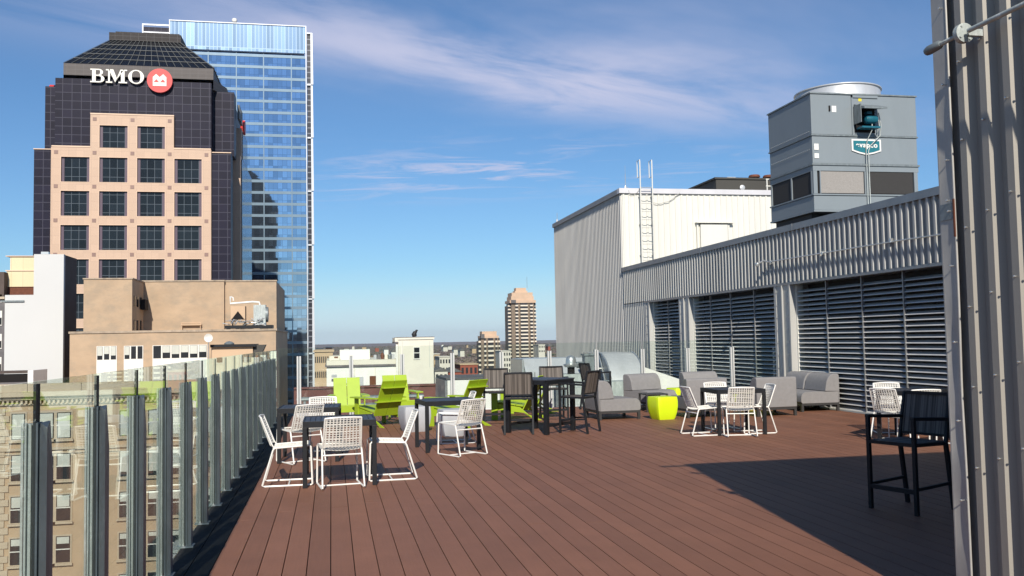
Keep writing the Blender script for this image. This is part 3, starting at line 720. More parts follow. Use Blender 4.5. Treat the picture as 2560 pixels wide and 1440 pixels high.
def adirondack():
    t = thing('plank_armchair', 'x', 'armchair')
    # back leans away from the seat (local +y is forward)
    lo, hi = Vector((0, -.16, .20)), Vector((0, -.50, .86)); d_ = (hi-lo)
    nrm = Vector((0, d_.z, -d_.y)).normalized()
    def slab(m, x0, x1, a, b, th):
        for_ = [(x0, a), (x1, a), (x1, b), (x0, b)]
        A = [m._v(Vector((x, 0, 0))+p) for x, p in for_]; B = [m._v(Vector((x, 0, 0))+p-nrm*th) for x, p in for_]
        m.f += [A, B[::-1]]; m.m += [0, 0]
        for j in range(4): m.f.append([A[j], B[j], B[(j+1) % 4], A[(j+1) % 4]]); m.m.append(0)
    for s in (-1, 1):
        m = MB(); slab(m, min(s*.005, s*.265), max(s*.005, s*.265), lo, hi, .022); m.build('back_board', 'lime', t, bevel=.002)
    for f, dep in ((.82, .07), (.42, .07)):
        m = MB(); p = lo+d_*f - nrm*.0225
        m.box(-.255 if f > .5 else -.33, p.y-dep, p.z-.016, .255 if f > .5 else .33, p.y, p.z+.010)
        m.build('back_brace', 'lime', t, bevel=.002)
    for i in range(4):
        m = MB(); y0 = -.18+.15*i; m.bar((0, y0, .235+.15*(.20+y0)+.03), (0, y0+.142, .235+.15*(.342+y0)+.03), .56, .022, upv=(0, 0, 1)); m.build('seat_board', 'lime', t, bevel=.002)
    m = MB(); m.box(-.28, .415, .22, .28, .437, .345); m.build('front_apron', 'lime', t, bevel=.002)
    for s in (-1, 1):
        m = MB(); m.box(s*.29, .33, 0, s*.312, .46, .515); m.build('front_leg', 'lime', t, bevel=.002)
        m = MB(); m.prism([(.45, .20), (.45, .335), (-.12, .25), (-.42, .0), (-.56, .0), (-.20, .14)], s*.266, s*.288, 'x'); m.build('rear_leg', 'lime', t, bevel=.002)
        m = MB(); m.prism([(s*.25, .48), (s*.40, .48), (s*.41, .10), (s*.34, -.36), (s*.27, -.36), (s*.25, .0)], .516, .540, 'z'); m.build('arm', 'lime', t, bevel=.002)
    return t
ad = adirondack()
place(ad, [(.32, 18.75, 182, 'lime green armchair facing us in front of the rear left post, broad flat back'),
           (.92, 17.75, 28, 'lime green armchair with its back to us right behind the front table'),
           (1.40, 19.55, 188, 'lime green armchair facing us, mostly behind the one with its back turned'),
           (2.30, 17.05, 42, 'lime green armchair leaning right, its back to us, beyond the pale drum stools'),
           (3.65, 18.1, 62, 'lime green armchair seen side-on between the bar chair legs'),
           (4.22, 19.5, 70, 'lime green armchair whose top corner peeks out above the high table')], 'lime green plank armchairs')

def lounge():
    t = thing('lounge_chair', 'x', 'lounge chair')
    w = .425
    seat = [(-.40, .17), (.40, .17), (.425, .20), (.425, .30), (.40, .36), (.35, .395), (.15, .405), (-.10, .40), (-.10, .395), (-.40, .395)]
    m = MB(); m.prism(seat, -w, w, 'x'); m.build('seat_cushion', 'sofa', t, smooth=True, bevel=.018)
    back = [(-.43, .17), (-.402, .17), (-.402, .397), (-.11, .402), (-.13, .50), (-.15, .60), (-.19, .68), (-.24, .735), (-.30, .755), (-.39, .757), (-.425, .74), (-.432, .70)]
    m = MB(); m.prism(back, -w-.003, w+.003, 'x'); m.build('backrest', 'sofa', t, smooth=True, bevel=.018)
    m = MB(); m.box(-w+.005, -.42, .125, w-.005, .42, .168); m.build('base_frame', 'sofa_base', t)
    for sx in (-1, 1):
        for sy in (-1, 1):
            m = MB(); m.box(sx*(w-.055), sy*.37, 0, sx*(w-.005), sy*.42, .126); m.build('leg', 'sofa_base', t)
    return t
lc = lounge()
place(lc, [(5.42, 17.50, -87, 'grey lounge chair side-on beside the high table, facing right'),
           (6.95, 19.55, 202, 'grey lounge chair facing us in front of the white wall wedge'),
           (7.12, 17.28, 3, 'grey lounge chair with its back to us behind the dark table, left of the two'),
           (8.35, 19.85, 184, 'grey lounge chair facing us, just its back top above the nearer one'),
           (8.45, 17.02, 2, 'grey lounge chair with its back to us, right behind the dark table'),
           (9.78, 17.72, 90, 'grey lounge chair against the louvres, rightmost, its seat to the left'),
           (9.76, 18.60, 90, 'grey lounge chair against the louvres, second from the right')], 'grey lounge chairs')

def drum(name, m_, lab, cat, loc, rz, grp, s=.20, h=.43):
    m = MB(); prof = [(.78, 0), (.86, .10), (.97, .32), (1.04, .58), (1.04, .80), (1.00, .97), (.98, 1.0), (.93, 1.0)]
    rings = []
    for k_, z in prof:
        ring = []
        for j in range(48):
            a = 2*math.pi*j/48; c, q = math.cos(a), math.sin(a)
            rr = 1/((abs(c)**13+abs(q)**13)**(1/13)); ring.append(m._v((rr*c*s*k_, rr*q*s*k_, z*h)))
        rings.append(ring)
    for A, B in zip(rings, rings[1:]):
        for j in range(48): m.f.append([A[j], A[(j+1) % 48], B[(j+1) % 48], B[j]]); m.m.append(0)
    m.f.append(rings[0][::-1]); m.m.append(0); m.f.append(rings[-1]); m.m.append(0)
    o = m.build(name, m_, smooth=True); o.location = loc; o.rotation_euler = (0, 0, R(rz)); tag(o, lab, cat, grp); return o
drum('cube_stool', 'cube', 'lime yellow bulging cube table on the open deck before the grey seats', 'side table', (6.24, 16.90, 0), 10, 'lime yellow cube tables', .215, .43)
drum('cube_stool', 'cube', 'lime yellow cube table half hidden between two grey lounge chairs', 'side table', (7.62, 19.55, 0), 10, 'lime yellow cube tables', .215, .43)
drum('cube_stool', 'cube', 'lime yellow cube table, just its top edge above the dark table', 'side table', (8.70, 18.35, 0), 5, 'lime yellow cube tables', .235, .46)
drum('drum_stool', 'drum', 'pale grey drum stool beside the lime armchairs, left of the two', 'drum stool', (1.43, 16.35, 0), 12, 'pale grey drum stools', .235, .44)
drum('drum_stool', 'drum', 'pale grey drum stool seen under the centre dark table, right of the two', 'drum stool', (1.96, 15.32, 0), 8, 'pale grey drum stools', .205, .44)
drum('drum_stool', 'drum', 'pale grey drum stool far back beside the second dark table', 'drum stool', (-.35, 17.6, 0), 0, 'pale grey drum stools', .225, .44)
t = thing('low_table', 'black square open-frame side table behind the lime yellow cube', 'side table', (6.72, 18.75, 0))
m = MB(); m.box(6.48, 18.5, .355, 6.96, 19.0, .38); m.build('top', 'sofa_base', t)
for x in (6.48, 6.925):
    for y in (18.5, 18.965): m = MB(); m.box(x, y, 0, x+.035, y+.035, .355); m.build('leg', 'sofa_base', t)

# ------------------------------------------------------------------ equipment on the roofs beyond the rear railing
t = thing('rooftop_box', 'big white flat-sided rooftop box with a grey cap beyond the rear railing', 'roof unit', (3.6, 25, -.69))
m = MB(); m.box(2.97, 24.0, -.69, 4.9, 26.2, .56); m.build('casing', 'white', t)
m = MB(); m.box(2.93, 23.97, .561, 4.95, 26.25, .60); m.build('cap', 'roof', t)
m = MB(); m.box(2.90, 23.98, -.69, 2.962, 26.2, .54); m.build('side_trim', 'coping', t)
t = thing('duct_box', 'grey sheet metal duct with a sloped top left of the round roof fan', 'duct', (5.9, 26, -.69))
m = MB(); m.prism([(25.2, -.69), (25.2, .52), (25.75, 1.02), (27.2, 1.02), (27.2, -.69)], 5.35, 7.1, 'x'); m.build('housing', 'sheet', t)
m = MB(); m.box(5.28, 25.5, -.69, 5.34, 27.2, 1.0); m.box(5.42, 25.14, -.3, 5.48, 25.19, .66); m.box(5.55, 25.14, -.3, 5.58, 25.19, .66); m.build('seam_trim', 'alum', t)
t = thing('roof_fan', 'domed silver mushroom fan on a pale grey curb', 'roof fan', (6.35, 24.2, -.69))
m = MB(); m.box(6.02, 23.9, -.69, 6.75, 24.6, .62); m.prism([(6.75, .0), (7.1, .0), (7.1, .45), (6.75, .62)], 23.95, 24.55, 'y'); m.build('curb', 'galv', t)
m = MB(); m.lathe([(.15, .80), (.20, .83), (.21, .88), (.145, .90), (.14, .98), (.125, 1.05), (.08, 1.10), (.01, 1.12)], (6.36, 24.2, 0), 24); m.build('dome', 'alum', t, smooth=True)
m = MB(); m.lathe([(.10, .6), (.10, .82)], (6.36, 24.2, 0), 16); m.build('neck', 'void', t)
m = MB(); m.box(5.95, 23.2, -.69, 6.55, 23.6, .30); m.box(7.25, 23.4, -.69, 8.0, 24.2, .42)
tag(m.build('cable_tray_box', 'galv'), 'pair of pale grey roof curbs standing around the mushroom fan', 'roof curb')
t = thing('duct_cowl', 'dark grey tapered cowl with a flanged lid left of the curved duct', 'cowl', (7.05, 24.6, -.69))
m = MB(); m.prism([(6.80, -.69), (7.05, -.69), (7.12, 1.10), (6.82, 1.10)], 24.4, 24.7, 'y'); m.build('shaft', 'galv_dark', t)
m = MB(); m.box(6.78, 24.36, 1.10, 7.16, 24.74, 1.15); m.lathe([(.09, -.18), (.09, 0)], (6.78, 24.5, .85), 10, axis='x'); m.build('lid', 'galv_dark', t)
t = thing('pipe_stack', 'white forked plastic pipe stack between the dark cowl and curved duct', 'pipe', (7.5, 25, -.69))
m = MB(); m.tube([(7.55, 25, -.69), (7.55, 25, .95)], .035, 8); m.tube([(7.3, 25, 1.25), (7.3, 25, .72), (7.7, 25, .72), (7.7, 25, .95)], .03, 8); m.build('pipe', 'white', t, smooth=True)
t = thing('curved_duct', 'large silver duct curving over like a hood before the ribbed wall', 'duct', (7.9, 24.5, -.69))
m = MB(); n = 20; rings = []
for k in range(n+1):
    a = math.pi*.5*k/n
    yo, zo = 25.3-1.35*math.sin(a*1.0), 1.15-1.5*(1-math.cos(a))
    rings.append((yo, zo))
outer = [(26.9, 1.15)]+[(25.3-1.30*math.sin(math.pi/2*k/n), 1.15-1.45*(1-math.cos(math.pi/2*k/n))) for k in range(n+1)]+[(24.0, -.69)]
m.prism(outer+[(26.9, -.69)], 7.50, 8.42, 'x'); m.build('hood', 'sheet', t, smooth=True)
m = MB(); m.box(7.44, 25.6, .2, 7.495, 26.9, 1.15); m.tube([(7.47, 24.01, -.6)]+[(7.47, y-.0, z+.01) for y, z in outer[1:-1]], .022, 6); m.tube([(8.44, 24.01, -.6)]+[(8.44, y, z+.01) for y, z in outer[1:-1]], .022, 6); m.build('seam', 'alum', t, smooth=True)
m = MB(); m.prism([(8.5, -.69), (10.15, -.69), (10.15, .22), (8.5, .80)], 25.0, 25.35, 'y')
tag(m.build('parapet_wedge', 'paint_white'), 'white wedge-topped parapet sloping down towards the first louvre bay', 'parapet')

# ------------------------------------------------------------------ cooling tower
M_['ct'] = mat('blue_grey_galvanised_panel', (.225, .258, .278), .5, .05, .06, .8, .03, 5, stain=((.19, .225, .24), 1.5, .5, .8, .5), stretch=(1, 1, .4))
M_['ctm'] = mat('dark_fill_mesh', (.035, .033, .032), .8, 0, .35, 60)
M_['ctm2'] = mat('pale_fill_mesh', (.30, .28, .26), .8, 0, .30, 60)
M_['teal'] = mat('teal_sign_paint', (.015, .16, .20), .45, 0, .05, 3)
M_['tealmotor'] = mat('teal_motor_paint', (.01, .12, .17), .4, 0, .1, 8)
M_['yellow'] = mat('yellow_sticker', (.75, .6, .02), .5, 0, .02)
CX0, CX1, CY0, CY1, CZ = 13.60, 16.98, 24.0, 26.62, 4.55
ct = thing('cooling_tower', 'large blue-grey cooling tower with a round fan cowl above the louvre wall', 'cooling tower', (15.3, 25.3, 3.98))
m = MB(); m.box(CX0, CY0, 7.32, CX1, CY1, 8.50); m.build('upper_panel', 'ct', ct, bevel=.01)
m = MB(); m.box(CX0+.01, CY0+.01, 6.48, CX1-.01, CY1-.01, 7.27); m.build('middle_panel', 'ct', ct, bevel=.01)
m = MB(); m.box(CX0-.02, CY0-.02, 7.275, CX1+.02, CY1+.02, 7.315); m.box(CX0-.03, CY0-.03, 6.42, CX1+.03, CY1+.03, 6.475); m.box(CX0-.03, CY0-.03, 8.50, CX1+.03, CY1+.03, 8.54); m.build('seam_flange', 'galv_dark', ct)
m = MB(); m.box(CX0+.06, CY0+.06, 5.55, CX1-.06, CY1-.06, 6.42); m.build('core', 'void', ct)
m = MB(); m.box(CX0, CY0-.0, 6.26, CX1, CY0+.05, 6.42); m.box(CX0, CY0+.06, 6.26, CX0+.05, CY1, 6.42)
for x in (CX0+.0, CX0+.20, CX0+1.62, CX1-.16): m.box(x, CY0-.01, 5.6, x+(.12 if x != CX0+.2 else .03), CY0+.055, 6.255)
for y in (CY0+.07, CY0+1.25, CY1-.10): m.box(CX0-.01, y, 5.6, CX0+.055, y+.06, 6.255)
m.build('louvre_frame', 'ct', ct)
m = MB(); m.box(CX0+.235, CY0+.02, 5.62, CX0+1.60, CY0+.058, 6.25); m.build('fill_screen', 'ctm2', ct, label='pale fill screen on the left of the front face')
m = MB(); m.box(CX0+1.80, CY0+.02, 5.62, CX1-.19, CY0+.058, 6.25); m.build('fill_screen', 'ctm', ct, label='dark fill screen on the right of the front face')
for a, b in ((CY0+.14, CY0+1.24), (CY0+1.32, CY1-.11)):
    m = MB(); m.box(CX0+.02, a, 5.62, CX0+.058, b, 6.25); m.build('fill_screen', 'ctm', ct)
m = MB(); m.box(CX0, CY0, 5.12, CX1, CY1, 5.545); m.build('basin', 'ct', ct, bevel=.01)
m = MB(); m.box(CX0-.03, CY0-.03, 5.55, CX1+.03, CY1+.03, 5.59); m.box(CX0-.03, CY0-.03, 5.07, CX1+.03, CY1+.03, 5.115); m.build('basin_lip', 'ct', ct)
m = MB()
for x in (CX0+.1, CX1-.3): m.box(x, CY0+.35, 4.86, x+.22, CY1-.1, 5.069)
m.box(CX0+.33, CY0+.5, 4.90, CX1-.31, CY0+.65, 5.068); m.build('support_beam', 'anthracite', ct)
m = MB(); m.box(10.62, 18.9, 3.985, 14.2, 21.5, 4.165); tag(m.build('dunnage_platform', 'anthracite'), 'steel platform under the cooling tower, coloured dark as the shade there', 'platform')  # platform and beams take a dark colour for the shade beneath the tower
cx, cy = (CX0+CX1)/2-.05, (CY0+CY1)/2
m = MB(); m.lathe([(1.26, 8.541), (1.24, 8.62), (1.235, 8.86), (1.275, 8.88), (1.275, 8.91), (1.20, 8.91), (1.19, 8.62), (1.1, 8.56)], (cx, cy, 0), 64); m.build('fan_cowl', 'sheet', ct, smooth=True)
md = MB(); md.box(CX0+1.28, CY0-.03, 7.30, CX0+1.32, CY0-.001, 8.49); md.box(CX0+1.28, CY0-.03, 8.42, CX1-1.25, CY0-.001, 8.49); md.build('access_trim', 'ct', ct)
m = MB(); m.box(CX0+1.36, CY0-.012, 7.40, CX0+2.02, CY0-.001, 8.12); mo = m.build('motor_recess', 'void', ct)
m = MB(); m.prism([(CY0-.55, 7.98), (CY0-.55, 8.03), (CY0-.02, 8.22), (CY0-.02, 8.10)], CX0+1.36, CX0+2.10, 'x'); m.box(CX0+1.33, CY0-.40, 7.62, CX0+1.355, CY0-.02, 8.15); m.build('hood', 'galv_dark', mo)
m = MB(); m.lathe([(.05, .0), (.11, .03), (.125, .09), (.125, .33), (.10, .38), (.04, .40)], (CX0+1.55, CY0-.22, 7.73), 16, axis='x'); m.box(CX0+1.6, CY0-.30, 7.88, CX0+1.75, CY0-.16, 7.96); m.build('motor', 'tealmotor', mo, smooth=True)
m = MB()
for i in range(6): m.tube([(CX0+1.6+.05*i+.177*0, CY0-.22+.130*math.cos(a/8*math.pi*2), 7.73+.130*math.sin(a/8*math.pi*2)) for a in range(9)], .006, 4)
m.box(CX0+1.40, CY0-.34, 7.47, CX0+1.98, CY0-.05, 7.52); m.build('motor_fins', 'tealmotor', mo)
for pts in ([(CX0+1.78, CY0-.24, 7.60), (CX0+1.76, CY0-.25, 7.42), (CX0+1.70, CY0-.13, 7.20), (CX0+1.67, CY0-.06, 7.0), (CX0+1.67, CY0-.05, 5.0)],
            [(CX0+2.02, CY0-.2, 7.95), (CX0+2.12, CY0-.16, 7.6), (CX0+2.1, CY0-.12, 7.3), (CX0+1.80, CY0-.08, 7.0), (CX0+1.745, CY0-.06, 6.85), (CX0+1.745, CY0-.05, 5.0)],
            [(CX0+1.98, CY0-.2, 7.95), (CX0+2.05, CY0-.18, 7.55), (CX0+2.0, CY0-.1, 7.3)]):
    m = MB(); m.tube(pts, .014, 8); m.build('cable', 'galv', ct, smooth=True)
# shield-shaped sign with the maker's lettering
sx = CX0+1.71; sz = 6.99
m = MB(); m.prism([(sx-.47, sz+.21), (sx+.47, sz+.21), (sx+.47, sz-.13), (sx+.25, sz-.20), (sx, sz-.25), (sx-.25, sz-.20), (sx-.47, sz-.13)], CY0-.022, CY0-.001, 'y'); sg = m.build('sign_plate', 'white', ct)
m = MB(); m.prism([(sx-.42, sz+.165), (sx+.42, sz+.165), (sx+.42, sz-.10), (sx+.22, sz-.16), (sx, sz-.205), (sx-.22, sz-.16), (sx-.42, sz-.10)], CY0-.028, CY0-.0221, 'y'); m.build('sign_field', 'teal', sg)
text_mesh('evapco', .205, .002, 'lettering', 'white', sg, (sx, CY0-.034, sz+.035), (R(90), 0, 0), bold=.006, sx=1.08)
for (x0, z0, x1, z1, mm) in ((CX0+.66, 7.98, CX0+.80, 8.16, 'white'), (CX0+.06, 6.86, CX0+.20, 7.04, 'white'), (CX0+.06, 6.62, CX0+.20, 6.76, 'white'), (CX0+1.52, 8.32, CX0+1.62, 8.40, 'yellow')):
    m = MB(); m.box(x0, CY0-.006, z0, x1, CY0-.0005, z1); m.build('sticker', mm, ct)
m = MB(); m.box(CX0+.56, CY0-.03, 8.0, CX0+.60, CY0-.001, 8.16); m.build('handle', 'void', ct)
m = MB()
for i in range(22): m.lathe([(.012, 0), (.012, -.02)], (CX0, CY0+.15+.11*i, 6.9+.0*i), 6, axis='x'); m.lathe([(.012, 0), (.012, -.02)], (CX0, CY0+.15+.11*i, 7.42), 6, axis='x')
m.build('rivets', 'alum', ct)
ct.scale = (.79, .79, .79); ct.location = (12.09, 19.99, 3.476)

# ------------------------------------------------------------------ far things: pixel of the photo's layout -> point at a true distance Y
def at(px, py, Y):
    d = rt*((px-1280)/FPX) - up*((py-720)/FPX) + fw
    k = Y/d.y
    return Vector((d.x*k, Y, EYE+d.z*k))
def AX(px, Y, py=850): return at(px, py, Y).x
def AZ(px, py, Y): return at(px, py, Y).z

# office tower with the bank sign -------------------------------------------------
M_['darkwall'] = line_mat('plum_curtain_wall', (.015, .0135, .027), (.060, .058, .080), 2.0, 1.95, .14, .4, .2, axis=2, offz=.6, spec=.15)
M_['granite'] = line_mat('pink_granite', (.55, .385, .275), (.45, .31, .23), 1.62, 1.94, .05, .55, .04, axis=2)
M_['granite_pale'] = mat('pale_pink_trim', (.72, .52, .38), .55, 0, .04, .5)
M_['granite_dark'] = mat('brown_granite_square', (.26, .16, .13), .5, 0, .1, 1)
M_['tglass'] = line_mat('dark_window_glass', (.012, .017, .022), (.12, .14, .16), 1.62, 2.05, .09, .2, .3, axis=0, offx=.35, offz=.9, spec=.25)
M_['tglass_y'] = line_mat('dark_side_glass', (.018, .030, .050), (.06, .06, .09), 2.6, 1.95, .35, .10, .25, axis=1)
M_['plum'] = mat('plum_mullion', (.11, .075, .10), .35, 0, .05)
M_['signgrey'] = line_mat('taupe_stone_band', (.085, .072, .068), (.13, .115, .11), 1.8, .9, .06, .6, .06, axis=2)
M_['crownstone'] = line_mat('dark_crown_panel', (.042, .037, .036), (.085, .08, .08), 1.8, 1.0, .1, .6, .06, axis=2, spec=.2)
M_['signwhite'] = mat('white_sign_letters', (.80, .78, .70), .4, 0, .02)
M_['signred'] = mat('red_sign_disc', (.62, .055, .05), .4, 0, .03)
M_['roofglass'] = mat('black_roof_glass', (.010, .011, .014), .12, 0, .2, .3)
M_['roofbar'] = mat('grey_roof_bars', (.12, .125, .12), .5)
bt = thing('bank_tower', 'dark plum and pink granite office tower with a white and red sign', 'office tower', (-44.2, 245, GZ))
m = MB(); m.box(-65.5, 222.4, GZ, -22.8, 227, 46.4); m.box(-64.3, 227.01, GZ, -24.0, 267, 46.4); m.build('lower_body', 'darkwall', bt)
m = MB(); m.box(-61.2, 222.5, 46.41, -27.2, 262, 63.0); m.box(-64.3, 226, 46.41, -22.4, 231, 61.9); m.box(-63.2, 231.01, 46.41, -23.5, 258, 61.85); m.build('upper_body', 'darkwall', bt)
m = MB(); m.box(-66.9, 232, GZ, -64.31, 258, 46.3); m.box(-23.99, 232, GZ, -21.5, 258, 47.8); m.build('side_bay', 'granite', bt)
m = MB(); m.box(-23.49, 238, 47.81, -21.8, 254, 56); m.build('side_bay', 'granite', bt)
m = MB(); m.box(-21.499, 234, GZ, -21.3, 262, 47.3); m.box(-21.799, 240, 48.2, -21.65, 253, 55.4); m.box(-23.99, 258.1, GZ, -21.5, 264, 44); m.build('side_glazing', 'tglass_y', bt)
# granite grid in front, bays as openings
gx = [-60.65+8.12*i for i in range(5)]; gz = [45.75-7.76*i for i in range(0, 8)]
gm = MB(); gt = MB(); gs = MB()
def frame_bar(x0, z0, x1, z1): gm.box(x0, 221.6, z0, x1, 222.39, z1)
for i, x in enumerate(gx): frame_bar(x-.92, GZ, x+.92, 46.95)
for j, z in enumerate(gz):
    for i in range(4): frame_bar(gx[i]+.921, z-.92 if j else z-.92, gx[i+1]-.921, z+1.2 if j == 0 else z+.92)
for x in (gx[1], gx[2], gx[3]): frame_bar(x-.92, 46.951, x+.92, 54.6)
for i in (1, 2): frame_bar(gx[i]+.921, 52.25, gx[i+1]-.921, 54.6)
gm.build('granite_grid', 'granite', bt)
for i in range(4):
    for j in range(len(gz)-1):
        cells = [(gx[i]+.92, gz[j+1]+.92, gx[i+1]-.92, gz[j]-.92)]
        for x0, z0, x1, z1 in cells:
            w = MB(); w.box(x0+.12, 222.10, z0+.12, x1-.12, 222.395, z1-.12); wo_ = w.build('window', 'tglass', bt)
            for xa_ in (x0+.12, x1-.75): w = MB(); w.box(xa_, 222.02, z0+.12, xa_+.63, 222.099, z1-.12); w.build('side_light', 'plum', wo_)
            for a, b, c, e in ((x0, z0, x0+.119, z1), (x1-.119, z0, x1, z1), (x0+.12, z0, x1-.12, z0+.119), (x0+.12, z1-.119, x1-.12, z1)): gt.box(a, 221.56, b, c, 222.3, e)
for i in (1, 2):
    x0, z0, x1, z1 = gx[i]+.92, 46.96, gx[i+1]-.92, 52.24
    w = MB(); w.box(x0+.12, 222.10, z0+.12, x1-.12, 222.395, z1-.12); wo_ = w.build('window', 'tglass', bt)
    for xa_ in (x0+.12, x1-.75): w = MB(); w.box(xa_, 222.02, z0+.12, xa_+.63, 222.099, z1-.12); w.build('side_light', 'plum', wo_)
    for a, b, c, e in ((x0, z0, x0+.119, z1), (x1-.119, z0, x1, z1), (x0+.12, z1-.119, x1-.12, z1)): gt.box(a, 221.56, b, c, 222.3, e)
gt.box(-61.6, 221.5, 46.96, gx[1]-.93, 222.45, 47.25); gt.box(gx[3]+.93, 221.5, 46.96, -27.2, 222.45, 47.25); gt.box(gx[1]-.95, 221.5, 54.61, gx[3]+.95, 222.45, 54.9)
gt.box(-61.68, 221.52, GZ, -61.58, 222.4, 46.9); gt.box(-27.22, 221.52, GZ, -27.12, 222.4, 46.9)
gt.box(-65.6, 222.2, 46.41, -61.7, 223, 46.6); gt.box(-27.1, 222.2, 46.41, -22.7, 223, 46.6)
gt.build('pale_trim', 'granite_pale', bt)
for x in gx:
    for z in gz[:6]: gs = MB(); gs.box(x-.42, 221.54, z-.42, x+.42, 221.6, z+.42); gs.build('corner_square', 'granite_dark', bt)
for x in gx[1:4]: gs = MB(); gs.box(x-.42, 221.54, 53.1, x+.42, 221.6, 53.9); gs.build('corner_square', 'granite_dark', bt)
m = MB(); m.box(-59.9, 224, 62.0, -26.9, 260, 66.9); m.prism([(-59.9, 224), (-26.9, 224), (-24.6, 231), (-24.6, 255), (-26.9, 260.01), (-59.9, 260.01)], 61.91, 64.2, 'z'); m.build('sign_band', 'signgrey', bt)
hb = [(-59.9, 224), (-26.7, 224), (-26.7, 262), (-59.9, 262)]; ht = [(-52.1, 234), (-35.9, 234), (-35.9, 252), (-52.1, 252)]
m = MB(); A = [m._v((x, y, 66.91)) for x, y in hb]; B = [m._v((x, y, 75.9)) for x, y in ht]
for j in range(4): m.f.append([A[j], A[(j+1) % 4], B[(j+1) % 4], B[j]]); m.m.append(0)
m.f += [A[::-1], B]; m.m += [0, 0]; rfo = m.build('hipped_roof', 'roofglass', bt)
m = MB()
def lerp(a, b, f): return Vector(a)+(Vector(b)-Vector(a))*f
F0, F1, G0, G1 = (-59.9, 224, 66.91), (-26.7, 224, 66.91), (-52.1, 234, 75.9), (-35.9, 234, 75.9)
for i in range(20):
    f = i/19; m.bar(lerp(F0, F1, f)+Vector((0, -.08, .08)), lerp(G0, G1, f)+Vector((0, -.08, .08)), .10, .10)
for i in range(1, 5):
    f = i/5; m.bar(lerp(F0, G0, f)+Vector((0, -.08, .1)), lerp(F1, G1, f)+Vector((0, -.08, .1)), .09, .09)
H0, H1 = (-26.7, 262, 66.91), (-35.9, 252, 75.9)
for i in range(12):
    f = i/11; m.bar(lerp(F1, H0, f)+Vector((.08, 0, .08)), lerp(G1, H1, f)+Vector((.08, 0, .08)), .14, .14)
m.build('roof_bars', 'roofbar', rfo)
m = MB(); m.box(-52.3, 233.8, 75.91, -35.7, 252.2, 77.8); m.box(-51.0, 234.6, 77.8, -36.2, 251, 78.3); m.build('crown', 'crownstone', bt)
# sign: slab-serif B, M, O
LY0, LY1 = 221.7, 222.1
def letter(name, polys):
    m = MB()
    for p in polys: m.prism(p, LY0, LY1, 'y')
    return m.build(name, 'signwhite', bt)
bx, bz, hh = -53.6, 62.05, 3.15     # left edge, baseline, cap height
def rc(x0, z0, x1, z1): return [(bx+x0, bz+z0), (bx+x1, bz+z0), (bx+x1, bz+z1), (bx+x0, bz+z1)]
def arc(cx_, cz_, rx, rz, a0, a1, tx, tz, n=14):      # thick arc as quads
    out = []
    for i in range(n):
        a, b = R(a0+(a1-a0)*i/n), R(a0+(a1-a0)*(i+1)/n)
        def p(t, k): return (bx+cx_+(rx-k*tx*abs(math.cos(t)) - k*tz*(1-abs(math.cos(t))))*math.cos(t), bz+cz_+(rz-k*tz)*math.sin(t))
        out.append([p(a, 0), p(b, 0), p(b, 1), p(a, 1)])
    return out
letter('letter_b', [rc(0, 0, 1.2, .30), rc(0, hh-.30, 1.2, hh), rc(.42, .301, 1.18, hh-.301), rc(1.201, 0, 1.95, .28), rc(1.201, hh-.28, 1.8, hh), rc(1.181, 1.52, 1.9, 1.78)]
       + arc(1.8, 2.40, .95, .75, -90, 90, .62, .28) + arc(1.92, .86, 1.13, .86, -90, 90, .72, .28))
letter('letter_m', [rc(3.35, 0, 4.75, .30), rc(3.35, hh-.3, 4.2, hh), rc(3.85, .301, 4.22, hh-.301), rc(6.1, 0, 7.95, .30), rc(7.1, hh-.3, 7.95, hh), rc(6.62, .301, 7.4, hh-.301),
        [(bx+3.95, bz+hh), (bx+4.95, bz+hh), (bx+5.75, bz+1.05), (bx+5.35, bz+.15)], [(bx+7.3, bz+hh), (bx+6.5, bz+hh), (bx+5.36, bz+.16), (bx+5.80, bz+1.0)]])
letter('letter_o', arc(9.9, hh/2, 1.72, hh/2+.06, 0, 360, .78, .26, 36))
m = MB(); m.lathe([(2.80, 221.45), (2.80, 222.2)], (-38.5, 0, 62.9), 48, axis='y'); dk = m.build('sign_disc', 'signred', bt, smooth=True)
def P2(l): return [(-38.5+x, 62.9+z) for x, z in l]
m = MB(); m.prism(P2([(-1.5, -1.3), (1.5, -1.3), (1.5, .75), (.78, 1.5), (0, .78), (-.78, 1.5), (-1.5, .75)]), 221.38, 221.449, 'y')
em = m.build('sign_emblem', 'signwhite', dk)
for q in ([(-1.3, -.42), (-.12, -.42), (-.71, .28)], [(.12, -.42), (1.3, -.42), (.71, .28)]):
    m = MB(); m.prism(P2(q), 221.34, 221.379, 'y'); m.build('sign_triangle', 'signred', dk)
m = MB(); m.lathe([(1.9, -.5), (1.9, .5)], (-21.9, 244, 57.5), 24, axis='x'); m.build('side_sign_disc', 'signred', bt)
m = MB(); m.box(-22.2, 232, 57.0, -21.7, 235, 60.4); m.box(-22.2, 236.4, 57.0, -21.7, 240, 60.4); m.build('side_sign_letters', 'roofbar', bt)
m = MB(); m.lathe([(1.6, -.5), (1.6, .5)], (-64.6, 233, 62.5), 20, axis='x'); m.build('side_sign_disc', 'signred', bt)

